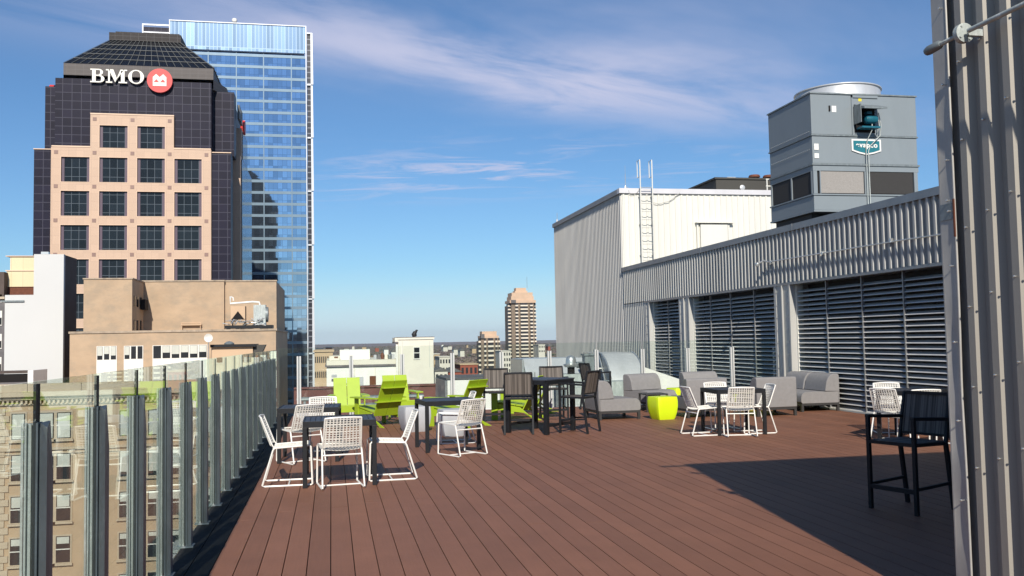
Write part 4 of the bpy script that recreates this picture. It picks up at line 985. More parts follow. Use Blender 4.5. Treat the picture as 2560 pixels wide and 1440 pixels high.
# blue glass tower ------------------------------------------------------------------
M_['sky_glass'] = line_mat('blue_reflective_glass', (.32, .43, .56), (.21, .29, .38), 1.55, 3.95, .10, .03, .22, metal=.92, axis=0, offz=1.2)
M_['spandrel'] = mat('pale_blue_spandrel', (.23, .31, .37), .25, .35, .06, .4)
M_['fin'] = mat('white_edge_fin', (.60, .62, .65), .4, .2, .03)
M_['screen'] = line_mat('blue_top_screen', (.30, .43, .58), (.50, .62, .72), 1.25, 30, .22, .2, .3, metal=.5, axis=0)
M_['tsheer'] = line_mat('dark_side_grid', (.03, .03, .04), (.20, .21, .24), 20, 1.95, .35, .3, .2, axis=1)
gl = thing('glass_tower', 'tall blue mirrored glass tower rising behind the plum and granite tower', 'glass tower', (-30, 335, GZ))
m = MB(); m.box(-52.7, 322, GZ, -8.0, 356, 101.2); m.build('curtain_wall', 'sky_glass', gl)
m = MB(); m.box(-52.7, 322, 102.0, -8.0, 322.8, 111.4); m.box(-52.7, 322.81, 102, -52, 356, 111.4); m.build('top_screen', 'screen', gl)
m = MB(); m.box(-52.2, 323, 101.21, -8.5, 355, 101.99); m.build('shadow_gap', 'void', gl)
m = MB(); m.box(-53.0, 321.7, 111.41, -7.7, 322.9, 111.68); m.box(-52.95, 321.7, 102, -52.71, 322.9, 111.4); m.box(-7.99, 321.7, GZ, -7.7, 322.9, 111.4); m.build('white_frame', 'fin', gl)
m = MB()
for k in range(38):
    z = 100.1-3.95*k
    m.box(-52.72, 321.86, z, -8.01, 321.999, z+.95)
m.build('spandrel_bands', 'spandrel', gl)
m = MB()
for x in (-49.5, -40.5, -31.3, -22.3, -13.0): m.box(x, 321.80, GZ, x+.35, 321.995, 101.2)
m.build('mullion', 'spandrel', gl)
m = MB(); m.box(-7.54, 322.5, GZ, -6.3, 355, 109.0); m.build('side_strip', 'tsheer', gl)
m = MB()
for k in range(8):
    z1 = 109.4-18.6*k; a = .12*k
    m.prism([(-6.29, z1-18.2), (-5.45, z1-18.2), (-5.65, z1), (-6.29, z1)], 322.0, 323.0, 'y')
    m.box(-7.53, 321.9, z1-18.6+.0, -6.28, 322.49, z1-18.6+.5)
m.box(-7.53, 321.9, 109.0, -6.28, 322.49, 109.4); m.build('edge_fin', 'fin', gl)
m = MB(); m.box(-62.8, 330, GZ, -52.71, 352, 111.6); m.build('rear_core', 'darkwall', gl)
m = MB(); m.box(-63.1, 329.7, 60, -62.7, 330.1, 112.6); m.box(-62.69, 329.7, 112.1, -53.0, 330.1, 112.6)
for z in (104.5, 107.0, 109.5): m.box(-62.69, 329.7, z, -53, 329.95, z+.4)
m.build('core_rails', 'fin', gl)
m = MB(); m.lathe([(.25, 111.76), (.25, 112.6), (.75, 112.9), (.95, 113.5), (.75, 114.1), (.1, 114.4)], (-32.0, 325, 0), 16); m.build('radome', 'white', gl, smooth=True)

# tan stucco rooftop building -------------------------------------------------------
M_['stucco'] = mat('weathered_tan_stucco', (.46, .335, .225), .9, 0, .10, .5, .15, 3, stain=((.30, .25, .19), .45, .46, .72, .75), stretch=(1, 1, 1.6))
M_['stucco2'] = mat('smooth_peach_stucco', (.58, .41, .27), .85, 0, .05, .3)
M_['parapet'] = mat('stained_parapet_cap', (.40, .32, .24), .9, 0, .2, 1.2, stain=((.15, .12, .10), 1.5, .5, .7, .8))
M_['wframe'] = mat('white_window_frame', (.74, .72, .66), .5, 0, .04)
M_['blackglass'] = mat('dark_pane', (.02, .022, .026), .08, 0, .3, .4)
M_['blind'] = mat('window_blind', (.55, .56, .50), .7, 0, .1, .6)
tn = thing('stucco_building', 'stained tan stucco building with two blank penthouses and white strip windows', 'building', (-14, 98, GZ))
m = MB(); m.box(-23.85, 92, GZ, -5.25, 116, 2.85); m.build('wall', 'stucco', tn)
m = MB(); m.box(-23.95, 91.9, 2.86, -5.15, 92.6, 3.06); m.box(-5.8, 92.61, 2.86, -5.15, 116, 3.06); m.build('parapet_cap', 'parapet', tn)
m = MB(); m.box(-22.8, 92.5, 2.87, -18.5, 98.0, 7.95); m.box(-18.6, 98.01, 2.87, -10.72, 116, 8.05); m.box(-10.71, 98.4, 2.87, -5.55, 115.9, 8.05); m.build('penthouse', 'stucco', tn)
m = MB(); m.box(-22.88, 92.42, 7.96, -18.42, 98, 8.08); m.box(-18.7, 97.93, 8.06, -10.66, 98.4, 8.2); m.box(-10.65, 98.32, 8.06, -5.48, 98.9, 8.2); m.build('penthouse_cap', 'parapet', tn)
for z in (3.1, 5.4):
    for y in (93.3, 94.6, 96.2):
        m = MB(); m.box(-18.499, y, z, -18.44, y+.55, z+1.0); m.build('side_window', 'blackglass', tn)
m = MB(); m.box(-18.44, 96.0, 5.2, -18.0, 97.6, 6.2); m.build('wall_louvre', 'void', tn)
def strip_window(x0, x1, n, ztop, zmid, zbot, Y, par, darkl):
    m = MB(); m.box(x0, Y-.06, zmid, x1, Y-.005, ztop); w = m.build('window', 'wframe', par)
    k = (x1-x0)/n
    for i in range(n):
        m = MB(); m.box(x0+i*k+.07, Y-.09, zmid+.08, x0+(i+1)*k-.07, Y-.0601, ztop-.05); m.build('pane', 'blackglass', w)
        if i not in darkl:
            m = MB(); m.box(x0+i*k+.09, Y-.10, zmid+.45+.15*(i % 2), x0+(i+1)*k-.09, Y-.0901, ztop-.07); m.build('blind', 'blind', w)
    m = MB(); m.box(x0, Y-.05, zbot, x1, Y-.004, zmid-.001)
    m.build('spandrel_panel', 'paint_white', w)
strip_window(-21.5, -19.72, 3, 1.66, .32, -3, 92, tn, ())
strip_window(-19.1, -17.38, 3, 1.64, .34, -3, 92, tn, (1, 2))
strip_window(-16.55, -11.6, 6, 1.64, .34, -3, 92, tn, (0,))
m = MB(); m.box(-14.9, 97.6, 3.6, -12.9, 97.95, 3.68); m.tube([(-14.9, 97.7, 3.85), (-12.9, 97.7, 3.85)], .04, 6); m.tube([(-14.8, 97.7, 3.07), (-14.8, 97.7, 3.85)], .04, 6); m.tube([(-13.0, 97.7, 3.07), (-13.0, 97.7, 3.85)], .04, 6)
tag(m.build('pipe_rack', 'stucco2'), 'low pipe rack against the tan penthouse wall', 'pipe rack')
# chiller on its roof
ch = thing('rooftop_chiller', 'air conditioner set on a black skid with beige box, grey box and white pipe', 'air conditioner', (-8, 94.5, 3.06))
def ax(px): return AX(px, 94, 790)
m = MB(); m.box(ax(562), 93.6, 3.15, ax(682), 95.6, 3.45)
for p in (567, 590, 620, 650, 672): m.box(ax(p), 93.55, 3.06, ax(p+5), 95.65, 3.149)
m.build('skid', 'anthracite', ch)
m = MB(); bxl, bxr = ax(577), ax(613); m.box(bxl, 93.9, 4.05, bxr, 95.3, 5.35); m.box(bxl, 93.9, 3.46, bxl+.12, 95.3, 4.049); m.box(bxr-.12, 93.9, 3.46, bxr, 95.3, 4.049); m.build('beige_box', 'stucco2', ch)
m = MB(); c0 = (bxl+bxr)/2; m.prism([(c0-.55, 4.12), (c0+.55, 4.12), (c0, 4.85)], 93.85, 93.899, 'y'); m.box(c0-.62, 93.8, 4.05, c0+.62, 93.84, 4.10); m.build('triangle_louvre', 'void', ch)
m = MB(); m.box(ax(634), 93.9, 3.46, ax(664), 95.2, 5.45); m.build('grey_box', 'galv', ch)
m = MB(); m.lathe([(.75, 0), (.75, .22), (.3, .25)], (ax(664), 94.5, 4.5), 20, axis='x'); m.build('fan', 'galv_dark', ch, smooth=True)
m = MB(); m.tube([(ax(576), 94, 6.3), (ax(576), 94, 5.6), (ax(632), 94, 5.75), (ax(648), 94, 5.7), (ax(650), 94, 5.4)], .10, 8); m.tube([(ax(576), 94.3, 6.3), (ax(582), 94.3, 6.2), (ax(583), 94.3, 5.9)], .07, 6); m.build('pipe', 'white', ch, smooth=True)
rr = random.Random(4); m = MB()
for i in range(26):
    x = ax(566)+rr.random()*3.6; y = 93.5+rr.random()*.4; z = 3.5+rr.random()*.5
    m.tube([(x, y, z), (x+rr.uniform(-.5, .5), y, z+rr.uniform(-.1, .1)), (x+rr.uniform(-.6, .6), y+.2, z+rr.uniform(-.2, .4))], .05, 6)
m.build('pipework', 'alum', ch, smooth=True)
# canopy block and dish in front of it
cb_ = thing('roof_bulkhead', 'low tan roof bulkhead with a dark sloping end above the railing', 'bulkhead', (-10, 86, -1))
m = MB(); m.box(AX(528, 86), 86, -1.2, AX(632, 86), 89, AZ(560, 868, 86)); m.build('wall', 'stucco2', cb_)
m = MB(); m.box(AX(526, 85.9), 85.7, AZ(560, 868, 86)+.001, AX(640, 86), 89.1, AZ(560, 861, 86)); m.build('roof_slab', 'anthracite', cb_)
m = MB(); m.prism([(AX(632, 86), AZ(640, 882, 86)), (AX(655, 86), AZ(640, 880, 86)), (AX(663, 86), AZ(640, 862, 86)), (AX(638, 86), AZ(640, 862, 86))], 86.1, 88, 'y'); m.build('end_louvre', 'brownpanel', cb_)
dz = AZ(521, 845, 85); dx = AX(521, 85)
dt_ = thing('satellite_dish', 'white satellite dish on a short mast left of the tan bulkhead', 'satellite dish', (dx, 85, -1))
m = MB(); m.lathe([(.02, .16), (.22, .10), (.36, 0), (.37, -.02), (.36, -.03), (.22, .06), (.02, .13)], (dx, 85, dz), 20, axis='y'); m.build('dish', 'white', dt_, smooth=True)
m = MB(); m.tube([(dx, 85.15, dz), (dx, 85.2, -1.3)], .035, 6); m.tube([(dx-.45, 85.2, -1.25), (dx, 85.2, -.6), (dx+.45, 85.2, -1.25)], .03, 6); m.build('mast', 'alum', dt_)
vx = AX(570, 87); m = MB(); m.lathe([(.12, .4), (.12, 1.55), (.42, 1.65), (.45, 1.8), (.25, 1.95), (.05, 2.0)], (vx, 88, -.1), 16); tag(m.build('roof_vent', 'galv_dark', smooth=True), 'small grey turbine vent behind the roof edge of the tan bulkhead', 'roof vent')

# hotel-like facade seen through the glass -------------------------------------------
M_['brickb'] = mat('buff_brick', (.47, .345, .225), .85, 0, .08, .6, .1, 6, stain=((.38, .28, .19), .5, .5, .8, .5))
M_['quoin'] = mat('pale_limestone', (.50, .41, .30), .8, 0, .06, .8)
ht_ = thing('buff_brick_building', 'buff brick building with bracketed cornice and sash windows seen through the railing glass', 'building', (-20, 88, GZ))
hx0, hx1 = -44.0, AX(640, 80)
m = MB(); m.box(hx0, 80, GZ, hx1, 91.8, -1.9); m.build('wall', 'brickb', ht_)
m = MB(); m.box(hx0-.2, 79.3, -2.25, hx1+.2, 80.6, -1.90); m.box(hx0, 79.6, -2.5, hx1, 79.99, -2.26); m.box(hx0, 79.85, -2.95, hx1, 79.995, -2.85); m.box(hx0, 79.80, -6.55, hx1, 79.995, -6.35); m.box(hx0, 79.86, -6.85, hx1, 79.995, -6.75); m.build('cornice', 'quoin', ht_)
m = MB(); i = 0; x = hx0
while x < hx1: m.box(x, 79.72, -2.84, x+.16, 79.99, -2.52); x += .34
m.build('dentils', 'quoin', ht_)
m = MB(); x = hx0+.3
while x < hx1: m.box(x, 79.5, -1.89, min(x+3.96, hx1), 80.2, -1.25); x += 4
m.build('parapet', 'quoin', ht_)
m = MB()
for k in range(40):
    z = -3.2-.55*k; w = .75 if k % 2 else .45; m.box(-25.9, 79.9, z-.5, -25.9+w, 79.996, z)
m.build('quoins', 'quoin', ht_)
wx_ = [(-24.98, -23.98), (-23.15, -21.86), (-21.62, -20.57), (-19.3, -18.2), (-16.9, -15.8), (-14.7, -13.6), (-13.3, -12.2), (-10.9, -9.8), (-28.2, -27.2), (-31, -30), (-33.8, -32.8)]
hr = random.Random(5)
for r_ in range(6):
    zt = -3.6-3.37*r_ if r_ == 0 else -3.58-3.28*r_
    for x0, x1 in wx_:
        zb = zt-2.05
        m = MB(); m.box(x0-.12, 79.93, zb-.08, x1+.12, 79.985, zt+.12); w = m.build('window', 'quoin', ht_)
        sh = hr.random()
        m = MB(); m.box(x0, 79.90, zb, x1, 79.929, zt); m.build('pane', 'blackglass', w)
        k = (1.0 if r_ == 0 else (.95, .85, .5, .3, .1, .0)[min(5, r_)]*hr.uniform(.6, 1.1))
        if k > .08: m = MB(); m.box(x0+.07, 79.885, max(zb+.05, zt-2.0*k), x1-.07, 79.899, zt-.06); m.build('shade', 'blind', w)
        m = MB(); m.box(x0, 79.86, (zt+zb)/2-.04, x1, 79.884, (zt+zb)/2+.04); m.build('sash_rail', 'wframe', w)
        m = MB(); m.box(x0-.2, 79.78, zb-.25, x1+.2, 79.96, zb-.09); m.build('sill', 'quoin', w)
# lower roofs right of it
m = MB(); m.box(AX(420, 60), 60, GZ, AX(700, 60), 76, -14.6)
lb = thing('low_annex', 'low annex roof below the railing glass carrying grey machines', 'building', (-14, 66, GZ)); m.build('wall', 'brickb', lb)
m = MB(); m.box(AX(418, 60), 59.9, -14.59, AX(702, 60), 76.1, -14.3); m.build('roof', 'roof', lb)
for i, (p0, p1, h) in enumerate(((432, 515, 2.6), (560, 610, 1.6))):
    c = thing('annex_unit', ('larger', 'smaller')[i]+' grey boxed machine on the low annex roof under the railing', 'roof unit', (AX((p0+p1)/2, 64), 64, -14.3), 'grey machines on the annex roof')
    m = MB(); m.box(AX(p0, 64), 63, -14.3, AX(p1, 64), 66, -14.3+h); m.build('casing', 'drum', c, bevel=.05)
    m = MB(); m.box(AX(p0, 64)-.1, 62.9, -14.3+h, AX(p1, 64)+.1, 66.1, -14.1+h); m.build('lid', 'galv', c)

# white blank tower, cream metal penthouse, dark edge building -----------------------
M_['whitewall'] = mat('white_rendered_wall', (.60, .60, .59), .8, 0, .03, .12)
M_['darkside'] = mat('dark_brick_and_flank_shade', (.10, .075, .065), .9, 0, .2, .5)
M_['creampanel'] = line_mat('cream_metal_panel', (.72, .60, .38), (.60, .48, .30), 1.1, 50, .05, .5, .04, axis=0)
wt = thing('white_tower_wall', 'tall blank white walled tower with its flank toned dark as shade', 'building', (-29, 102, GZ))
m = MB(); m.box(-32.0, 100, GZ, -26.55, 100.5, 6.95); m.box(-29.35, 100, 6.951, -26.55, 100.5, 11.05); m.build('white_wall', 'whitewall', wt)
m = MB(); m.box(-31.9, 100.51, GZ, -26.58, 105, 6.9); m.box(-29.3, 100.51, 6.901, -26.58, 105, 11.02); m.build('shaded_flank', 'darkside', wt)  # the flank's shade is put into its dark colour
m = MB(); m.box(-28.7, 100, 11.06, -28.0, 100.4, 11.3); m.build('vent_box', 'alum', wt)
m = MB(); m.box(-32.4, 99.85, 6.25, -30.2, 99.99, 6.4); m.build('pipe', 'galv_dark', wt)
cp = thing('cream_penthouse', 'small cream metal penthouse in two steps left of the white tower', 'penthouse', (-31, 103, 6.9))
m = MB(); m.box(-32.5, 102, 7.9, -29.36, 106, 9.55); m.box(-32.2, 102.05, 9.551, -29.36, 106, 11.0); m.build('wall', 'creampanel', cp)
m = MB(); m.box(-32.5, 102.1, 6.96, -29.36, 106, 7.899); m.build('rusty_base', 'rust', cp)
m = MB(); m.box(-32.6, 101.9, 11.0, -29.36, 106, 11.08); m.box(-32.6, 101.92, 9.50, -29.36, 102.04, 9.6); m.build('edge_trim', 'granite_pale', cp)
M_['darkstone'] = mat('dark_grey_stone', (.14, .13, .135), .85, 0, .3, .8)
de = thing('dark_stone_building', 'dark grey stone building cut off at the left edge of the view', 'building', (-32, 92, GZ))
xa_, xb_ = AX(-120, 101), AX(12, 101)
m = MB(); m.box(xa_, 101, GZ, xb_, 110, AZ(10, 745, 101)); m.build('wall', 'darkstone', de)
m = MB(); m.box(xa_, 100.9, AZ(10, 745, 101)+.001, xb_-.1, 109, AZ(10, 680, 101)); m.build('upper_wall', 'darkside', de)
m = MB(); m.box(xa_, 100.6, AZ(10, 748, 101), xb_+.05, 100.89, AZ(10, 742, 101)); m.build('ledge', 'quoin', de)
for i in range(4):
    m = MB(); z = AZ(5, 930-58*i, 101); m.box(AX(-8, 101), 100.93, z, AX(5, 101), 100.99, z+1.5); w = m.build('window', 'wframe', de)
    m = MB(); m.box(AX(-7, 101), 100.90, z+.1, AX(4, 101), 100.929, z+.8); m.build('pane', 'blackglass', w)
lr = thing('tiled_roof_edge', 'dark layered roof edge with white end wall at the lower left', 'roof', (-27, 87, -4))
x0_, x1_ = AX(-60, 86), AX(70, 86)
for k in range(4):
    m = MB(); m.box(x0_, 86+.6*k, AZ(30, 962-9*k, 86), x1_-.05*k, 90+.1*k, AZ(30, 956-9*k, 86)); m.build('roof_course', 'darkside' if k % 2 else 'darkstone', lr)
m = MB(); m.box(x0_, 86.3, -3.3, x1_, 89.9, AZ(30, 938, 86)); m.build('core', 'void', lr)
m = MB(); m.box(x1_+.01, 86, -3.3, AX(84, 86), 90, AZ(70, 926, 86)); m.build('end_wall', 'paint_white', lr)

# low white building with lift tower ------------------------------------------------
M_['cream'] = mat('cream_painted_brick', (.72, .68, .57), .8, 0, .04, .4, stain=((.50, .46, .38), .5, .55, .85, .5))
M_['bright'] = mat('white_painted_brick', (.80, .79, .73), .8, 0, .03, .5)
wb = thing('white_low_building', 'low white building with a boxy rooftop room left of the cream lift tower', 'building', (3, 104, GZ))
m = MB(); m.box(-.5, 98.5, GZ, 6.85, 115, -.98); m.build('wall', 'bright', wb)
m = MB(); m.box(-.65, 98.3, -.97, 6.85, 115, -.80); m.build('eave', 'darkstone', wb)
m = MB(); m.box(-.5, 98.8, -.79, 6.85, 114, -.3); m.build('roof_kerb', 'cream', wb)
m = MB(); m.box(.9, 101, -.29, 4.1, 106, .78); m.build('rooftop_room', 'bright', wb)
m = MB(); m.box(-.2, 100, -.29, .88, 103, .15); m.build('side_room', 'cream', wb)
m = MB(); m.box(.3, 99.95, -.05, .7, 99.99, .1); m.build('vent', 'rust', wb)
for x0, z0, x1, z1, mm in ((.0, -2.0, .55, -1.75, 'drum'), (.0, -2.45, .65, -2.2, 'darkstone'), (2.55, -3.2, 3.3, -2.05, 'drum'), (3.95, -3.2, 4.6, -2.0, 'rust')):
    m = MB(); m.box(x0, 98.44, z0, x1, 98.499, z1); m.build('wall_panel', mm, wb)
for x in (2.0, 2.35, 4.5): m = MB(); m.box(x, 98.4, -2.0, x+.06, 98.499, -1.1); m.build('wall_pipe', 'cream', wb)
rr = random.Random(11)
cl_ = thing('rooftop_machines', 'cluster of small machines on the white building roof beside the lift tower', 'machines', (5.6, 101, -.3))
for i in range(6):
    m = MB(); x = 4.5+.38*i; h = rr.uniform(.3, .7)
    if i % 2: m.box(x, 100, -.29, x+.3, 100.8, -.29+h)
    else: m.lathe([(.18, -.29), (.2, -.29+h*.7), (.12, -.29+h), (.02, -.27+h)], (x+.15, 100.4, 0), 10)
    m.build('machine', ('drum', 'darkstone', 'rust', 'cream', 'galv_dark', 'drum')[i], cl_)
lt = thing('lift_tower', 'square cream lift tower with one sash window above the low roofs', 'tower', (8.7, 100, GZ))
m = MB(); m.box(6.95, 97.9, GZ, 10.67, 102, 1.75); m.build('wall', 'cream', lt)
m = MB(); m.box(6.85, 97.8, 1.76, 10.77, 102.1, 1.98); m.box(6.6, 97.85, 1.55, 6.949, 102, 1.98); m.build('parapet', 'cream', lt)
m = MB(); m.box(6.83, 97.78, 1.981, 10.79, 102.12, 2.04); m.box(6.58, 97.83, 1.40, 6.96, 102, 1.549); m.build('coping', 'darkstone', lt)
m = MB(); m.box(8.52, 97.82, -.35, 9.25, 97.89, .98); w = m.build('window', 'wframe', lt)
m = MB(); m.box(8.60, 97.79, -.22, 9.17, 97.819, .9); m.build('pane', 'blackglass', w)
m = MB(); m.box(8.60, 97.76, .30, 9.17, 97.789, .38); m.build('sash_rail', 'wframe', w)
m = MB()
for x in (7.35, 10.2): m.box(x, 97.85, -1.2, x+.07, 97.899, 1.6)
m.build('downpipe', 'blind', lt)
m = MB(); m.box(6.70, 98, -2.3, 6.93, 98.3, 1.3); m.build('side_pipe', 'wframe', lt)
m = MB(); m.tube([(8.75, 98.6, 2.05), (8.7, 98.6, 2.3), (8.78, 98.6, 2.5), (8.92, 98.6, 2.62), (8.95, 98.6, 2.78)], [.24, .28, .22, .13, .10], 10); m.tube([(8.92, 98.6, 2.74), (9.12, 98.6, 2.72)], [.09, .04], 8)
tag(m.build('vent_hood', 'gasket', smooth=True), 'small black hunched vent hood on top of the cream lift tower', 'vent')

# distant blocks ---------------------------------------------------------------------
M_['redbrick'] = mat('red_brick', (.30, .085, .055), .9, 0, .12, .4)
M_['tanbrick2'] = mat('sandy_brick', (.52, .38, .24), .9, 0, .1, .3)
M_['greyroof'] = mat('grey_shingle', (.13, .125, .125), .9, 0, .2, .5)
M_['win_far'] = mat('far_window', (.03, .03, .035), .3, 0, .2)
M_['offwhite'] = mat('off_white_render', (.64, .60, .52), .85, 0, .06, .3)
def lowrise(name, lab, p0, p1, ytop, Y, depth, wall, rows, cols, trim='offwhite', roofm='greyroof', wh=1.3, gable=False, fh=3.4):
    x0, x1, zt = AX(p0, Y), AX(p1, Y), AZ((p0+p1)/2, ytop, Y)
    t = thing(name, lab, 'building', ((x0+x1)/2, Y+depth/2, GZ))
    m = MB(); m.box(x0, Y, GZ, x1, Y+depth, zt); m.build('wall', wall, t)
    if gable:
        m = MB(); m.prism([(x0-.4, zt+.01), (x1+.4, zt+.01), ((x0+x1)/2, zt+(x1-x0)*.3)], Y-.3, Y+depth, 'y'); m.build('roof', roofm, t)
    else:
        m = MB(); m.box(x0-.25, Y-.25, zt+.01, x1+.25, Y+depth, zt+.35); m.build('roof', trim, t)
    k = (x1-x0)/cols
    for r_ in range(rows):
        for c in range(cols):
            m = MB(); z = zt-.9-wh-fh*r_; a = x0+(c+.5)*k; m.box(a-k*.27, Y-.07, z, a+k*.27, Y-.01, z+wh); w = m.build('window', 'win_far', t)
    return t
lowrise('sandy_office_block', 'sandy brick office block with rows of dark windows beside the glass tower', 786, 832, 880, 190, 30, 'tanbrick2', 5, 9, 'tanbrick2', wh=1.25, fh=3.0)
lowrise('red_brick_house', 'red brick block with white trim right of the lift tower', 1150, 1193, 912, 300, 14, 'redbrick', 3, 4, 'tanbrick2', wh=1.9, fh=4.2)
lowrise('red_brick_house', 'lower red brick wing with grey gable roof behind the white rooftop box', 1120, 1152, 930, 290, 14, 'redbrick', 2, 3, gable=True)
lowrise('grey_gable_house', 'small house with a steep dark grey roof just right of the lift tower', 1086, 1118, 928, 270, 12, 'offwhite', 2, 3, gable=True)
lowrise('pale_block', 'pale balconied block above the dark gabled house', 1098, 1126, 893, 380, 16, 'offwhite', 4, 4, wh=1.6)
lowrise('pale_block', 'narrow cream block close to the right side of the lift tower', 1084, 1098, 886, 400, 14, 'tanbrick2', 4, 3, wh=1.6)
lowrise('pale_block', 'cream flat block between the two apartment towers', 1252, 1276, 878, 560, 20, 'offwhite', 6, 4, wh=1.8)
lowrise('pale_block', 'low cream building right of the taller apartment tower', 1346, 1362, 862, 700, 20, 'offwhite', 2, 4)
lowrise('pale_block', 'cream low block right behind the sandy office block', 832, 862, 893, 240, 15, 'offwhite', 3, 5)
lowrise('red_brick_house', 'tiny red brick block among trees above the sandy office', 814, 830, 869, 480, 14, 'redbrick', 2, 4)
lowrise('pale_block', 'pale tan block in the trees directly right of the glass tower', 790, 806, 873, 420, 14, 'tanbrick2', 3, 4)
fr = random.Random(21)
far_names = [(905, 868, 900), (918, 872, 820), (938, 870, 1000), (1108, 868, 850), (1120, 866, 1100), (1150, 877, 620), (1104, 862, 1500), (1166, 863, 1400), (1180, 872, 800), (1134, 874, 700), (978, 880, 560), (960, 874, 720), (880, 866, 1200), (860, 872, 900), (1370, 866, 900)]
for i, (p, y, Y) in enumerate(far_names):
    w_ = fr.uniform(4, 11)*2.56*.9
    lab = 'tiny far-off house showing between the distant tree crowns'
    x0 = AX(p, Y); zt = AZ(p, y, Y); wd = (4+fr.random()*9)*Y/2300
    t = thing('distant_house', lab, 'house', (x0, Y, GZ), 'tiny far-off houses among the trees')
    m = MB(); m.box(x0, Y, zt-4, x0+wd, Y+12, zt); m.build('wall', fr.choice(['offwhite', 'offwhite', 'tanbrick2', 'bright', 'redbrick']), t)
    m = MB(); m.prism([(x0-.3, zt+.01), (x0+wd+.3, zt+.01), (x0+wd/2, zt+2.2)], Y-.3, Y+12, 'y'); m.build('roof', 'greyroof', t)

# twin apartment towers ---------------------------------------------------------------
M_['aptbrick'] = mat('brown_apartment_brick', (.21, .165, .125), .9, 0, .1, .1)
M_['aptslab'] = mat('cream_balcony_slab', (.72, .64, .52), .8, 0, .05, .2)
M_['apttop'] = mat('peach_crown_stone', (.56, .40, .28), .8, 0, .08, .2)
def apt(lab, p0, p1, ybody, Y, floors, crown):
    x0, x1 = AX(p0, Y), AX(p1, Y); zt = AZ((p0+p1)/2, ybody, Y); w = x1-x0; dep = w
    t = thing('apartment_tower', lab, 'apartment tower', ((x0+x1)/2, Y+dep/2, GZ), 'brown brick apartment towers')
    m = MB(); m.box(x0+w*.10, Y+w*.08, GZ, x1-w*.10, Y+dep, zt); m.box(x0+.02*w, Y+w*.30, GZ, x0+w*.099, Y+dep*.9, zt-2); m.box(x1-w*.099, Y+w*.30, GZ, x1-.02*w, Y+dep*.9, zt-2); m.build('body', 'aptbrick', t)
    fh = (zt-GZ)/floors
    cols = ((.0, .16, .22), (.22, .32, .0), (.40, .66, .0), (.74, .84, .0), (.86, 1.0, .22))
    for a, b, yo in cols:
        sm = MB(); dk = MB()
        for k in range(floors):
            z = zt-fh*(k+1)
            yy = Y+w*yo
            sm.box(x0+w*a, yy-.6, z+.1, x0+w*b, yy+w*.079, z+fh*.42)
            dk.box(x0+w*a+.2, yy+.1, z+fh*.421, x0+w*b-.2, yy+w*.078, z+fh*.99)
        sm.build('balcony_stack', 'aptslab', t); dk.build('window_strip', 'win_far', t)
    m = MB(); prev = zt
    for ins, h in crown:
        m.box(x0+w*ins, Y+w*ins, prev+.01, x1-w*ins, Y+dep-w*ins, prev+h); prev += h
    m.build('crown', 'apttop', t)
    m = MB(); m.box(x0+w*.08, Y-.3+w*.02, zt-.2, x0+w*.25, Y+3, zt+h*.6+1); m.build('corner_turret', 'greyroof', t)
    return t, prev
t, zt = apt('taller brown apartment tower with cream balconies and stepped peach crown', 1274, 1345, 757, 720, 27, ((.04, 2.2), (.10, 3.2), (.13, 3.0), (.28, 1.6), (.32, 2.4)))
m = MB(); m.tube([(156.5, 730, zt), (156.5, 730, zt+9)], .12, 6); m.build('antenna', 'galv_dark', t)
apt('shorter brown apartment tower with balconies and a plain peach crown', 1198, 1252, 845, 650, 15, ((.08, 1.6), (.16, 3.2)))

# air -----------------------------------------------------------------------------------
hm = bpy.data.materials.new('pale_air'); hm.use_nodes = True; hn = hm.node_tree.nodes; hn.clear()
hv = hn.new('ShaderNodeVolumePrincipled'); hv.inputs['Color'].default_value = (.86, .88, 1, 1); hv.inputs['Density'].default_value = 3.2e-5; hv.inputs['Anisotropy'].default_value = .3
ho = hn.new('ShaderNodeOutputMaterial'); hm.node_tree.links.new(hv.outputs[0], ho.inputs[1])
M_['pale_air'] = hm
m = MB(); m.box(-9000, -600, GZ-1, 9000, 12000, 125); tag(m.build('haze', 'pale_air'), kind='stuff')

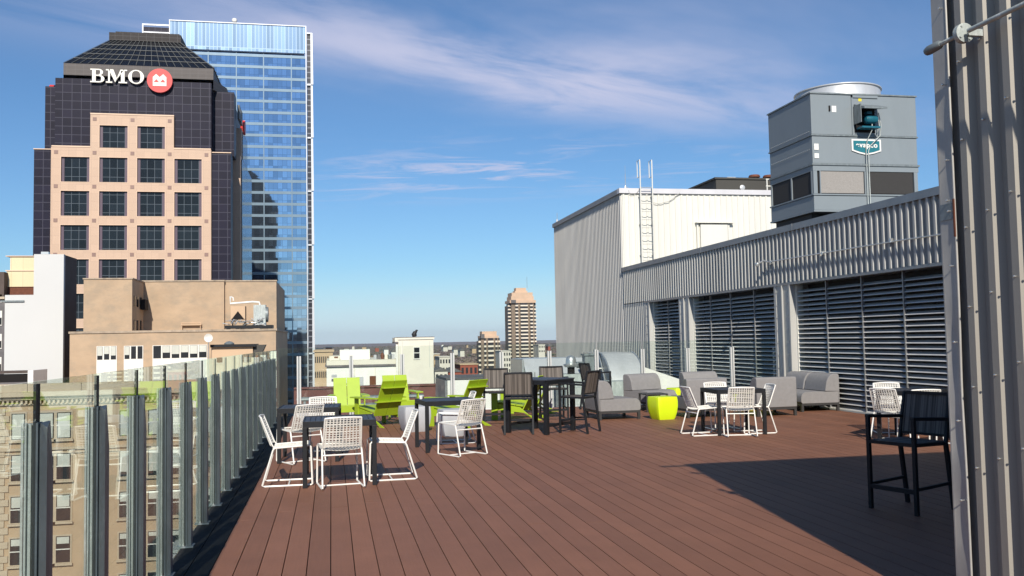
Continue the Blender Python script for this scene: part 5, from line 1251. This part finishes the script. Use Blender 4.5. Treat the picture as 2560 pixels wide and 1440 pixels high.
# trees -------------------------------------------------------------------------------
M_['t1'] = mat('bare_branch_mauve', (.20, .145, .135), .95, 0, .25, .08)
M_['t2'] = mat('bare_branch_brown', (.20, .155, .11), .95, 0, .25, .08)
M_['t3'] = mat('olive_crown', (.125, .13, .07), .95, 0, .25, .08)
M_['t4'] = mat('conifer_green', (.045, .065, .042), .95, 0, .3, .08)
M_['t5'] = mat('russet_crown', (.26, .17, .085), .95, 0, .25, .08)
def forest():
    fr = random.Random(77); V = []; F = []; MI = []
    oc = [Vector(p) for p in ((1, 0, 0), (0, 1, 0), (-1, 0, 0), (0, -1, 0), (0, 0, 1), (0, 0, -1))]
    fc = ((0, 1, 4), (1, 2, 4), (2, 3, 4), (3, 0, 4), (1, 0, 5), (2, 1, 5), (3, 2, 5), (0, 3, 5))
    def clump(x, y, z, r, h, mi):
        b = len(V); a = fr.random()*6.28; ca, sa = math.cos(a), math.sin(a)
        for p in oc:
            k = fr.uniform(.5, 1.5); V.append((x+(p.x*ca-p.y*sa)*r*k, y+(p.x*sa+p.y*ca)*r*k, z+p.z*h*k))
        for q in fc: F.append((b+q[0], b+q[1], b+q[2])); MI.append(mi)
    for i in range(26000):
        Y = 260*math.exp(fr.random()**.75*math.log(9000/260)); X = Y*fr.uniform(-.10, .42) if fr.random() < .8 else Y*fr.uniform(-.55, .65)
        patch = math.sin(X*.011+Y*.004)+math.sin(Y*.006-X*.003+2)+fr.uniform(-1.3, 1.3)
        mi = 3 if patch > 2.0 else 2 if patch > 1.2 else 4 if patch < -2.2 else (0 if fr.random() < (.35+.4*min(1, Y/2500)) else 1)
        R_ = fr.uniform(3, 6.5)*(1+Y/5000); h = fr.uniform(5, 9)
        n = 7 if Y < 1200 else 5 if Y < 3000 else 3
        for j in range(n):
            a = fr.random()*6.28; d = R_*fr.random()**.5
            clump(X+math.cos(a)*d, Y+math.sin(a)*d, GZ+h*fr.uniform(.45, 1.35), R_*fr.uniform(.25, .5), h*fr.uniform(.12, .3), mi if fr.random() < .8 else fr.randrange(3))
    me = bpy.data.meshes.new('distant_woods'); me.from_pydata(V, [], F)
    for k in ('t1', 't2', 't3', 't4', 't5'): me.materials.append(M_[k])
    me.polygons.foreach_set('material_index', MI)
    o = bpy.data.objects.new('distant_woods', me); COL.objects.link(o)
    tag(o, 'mauve and brown leafless woods reaching to the flat horizon', 'trees', kind='stuff')
forest()
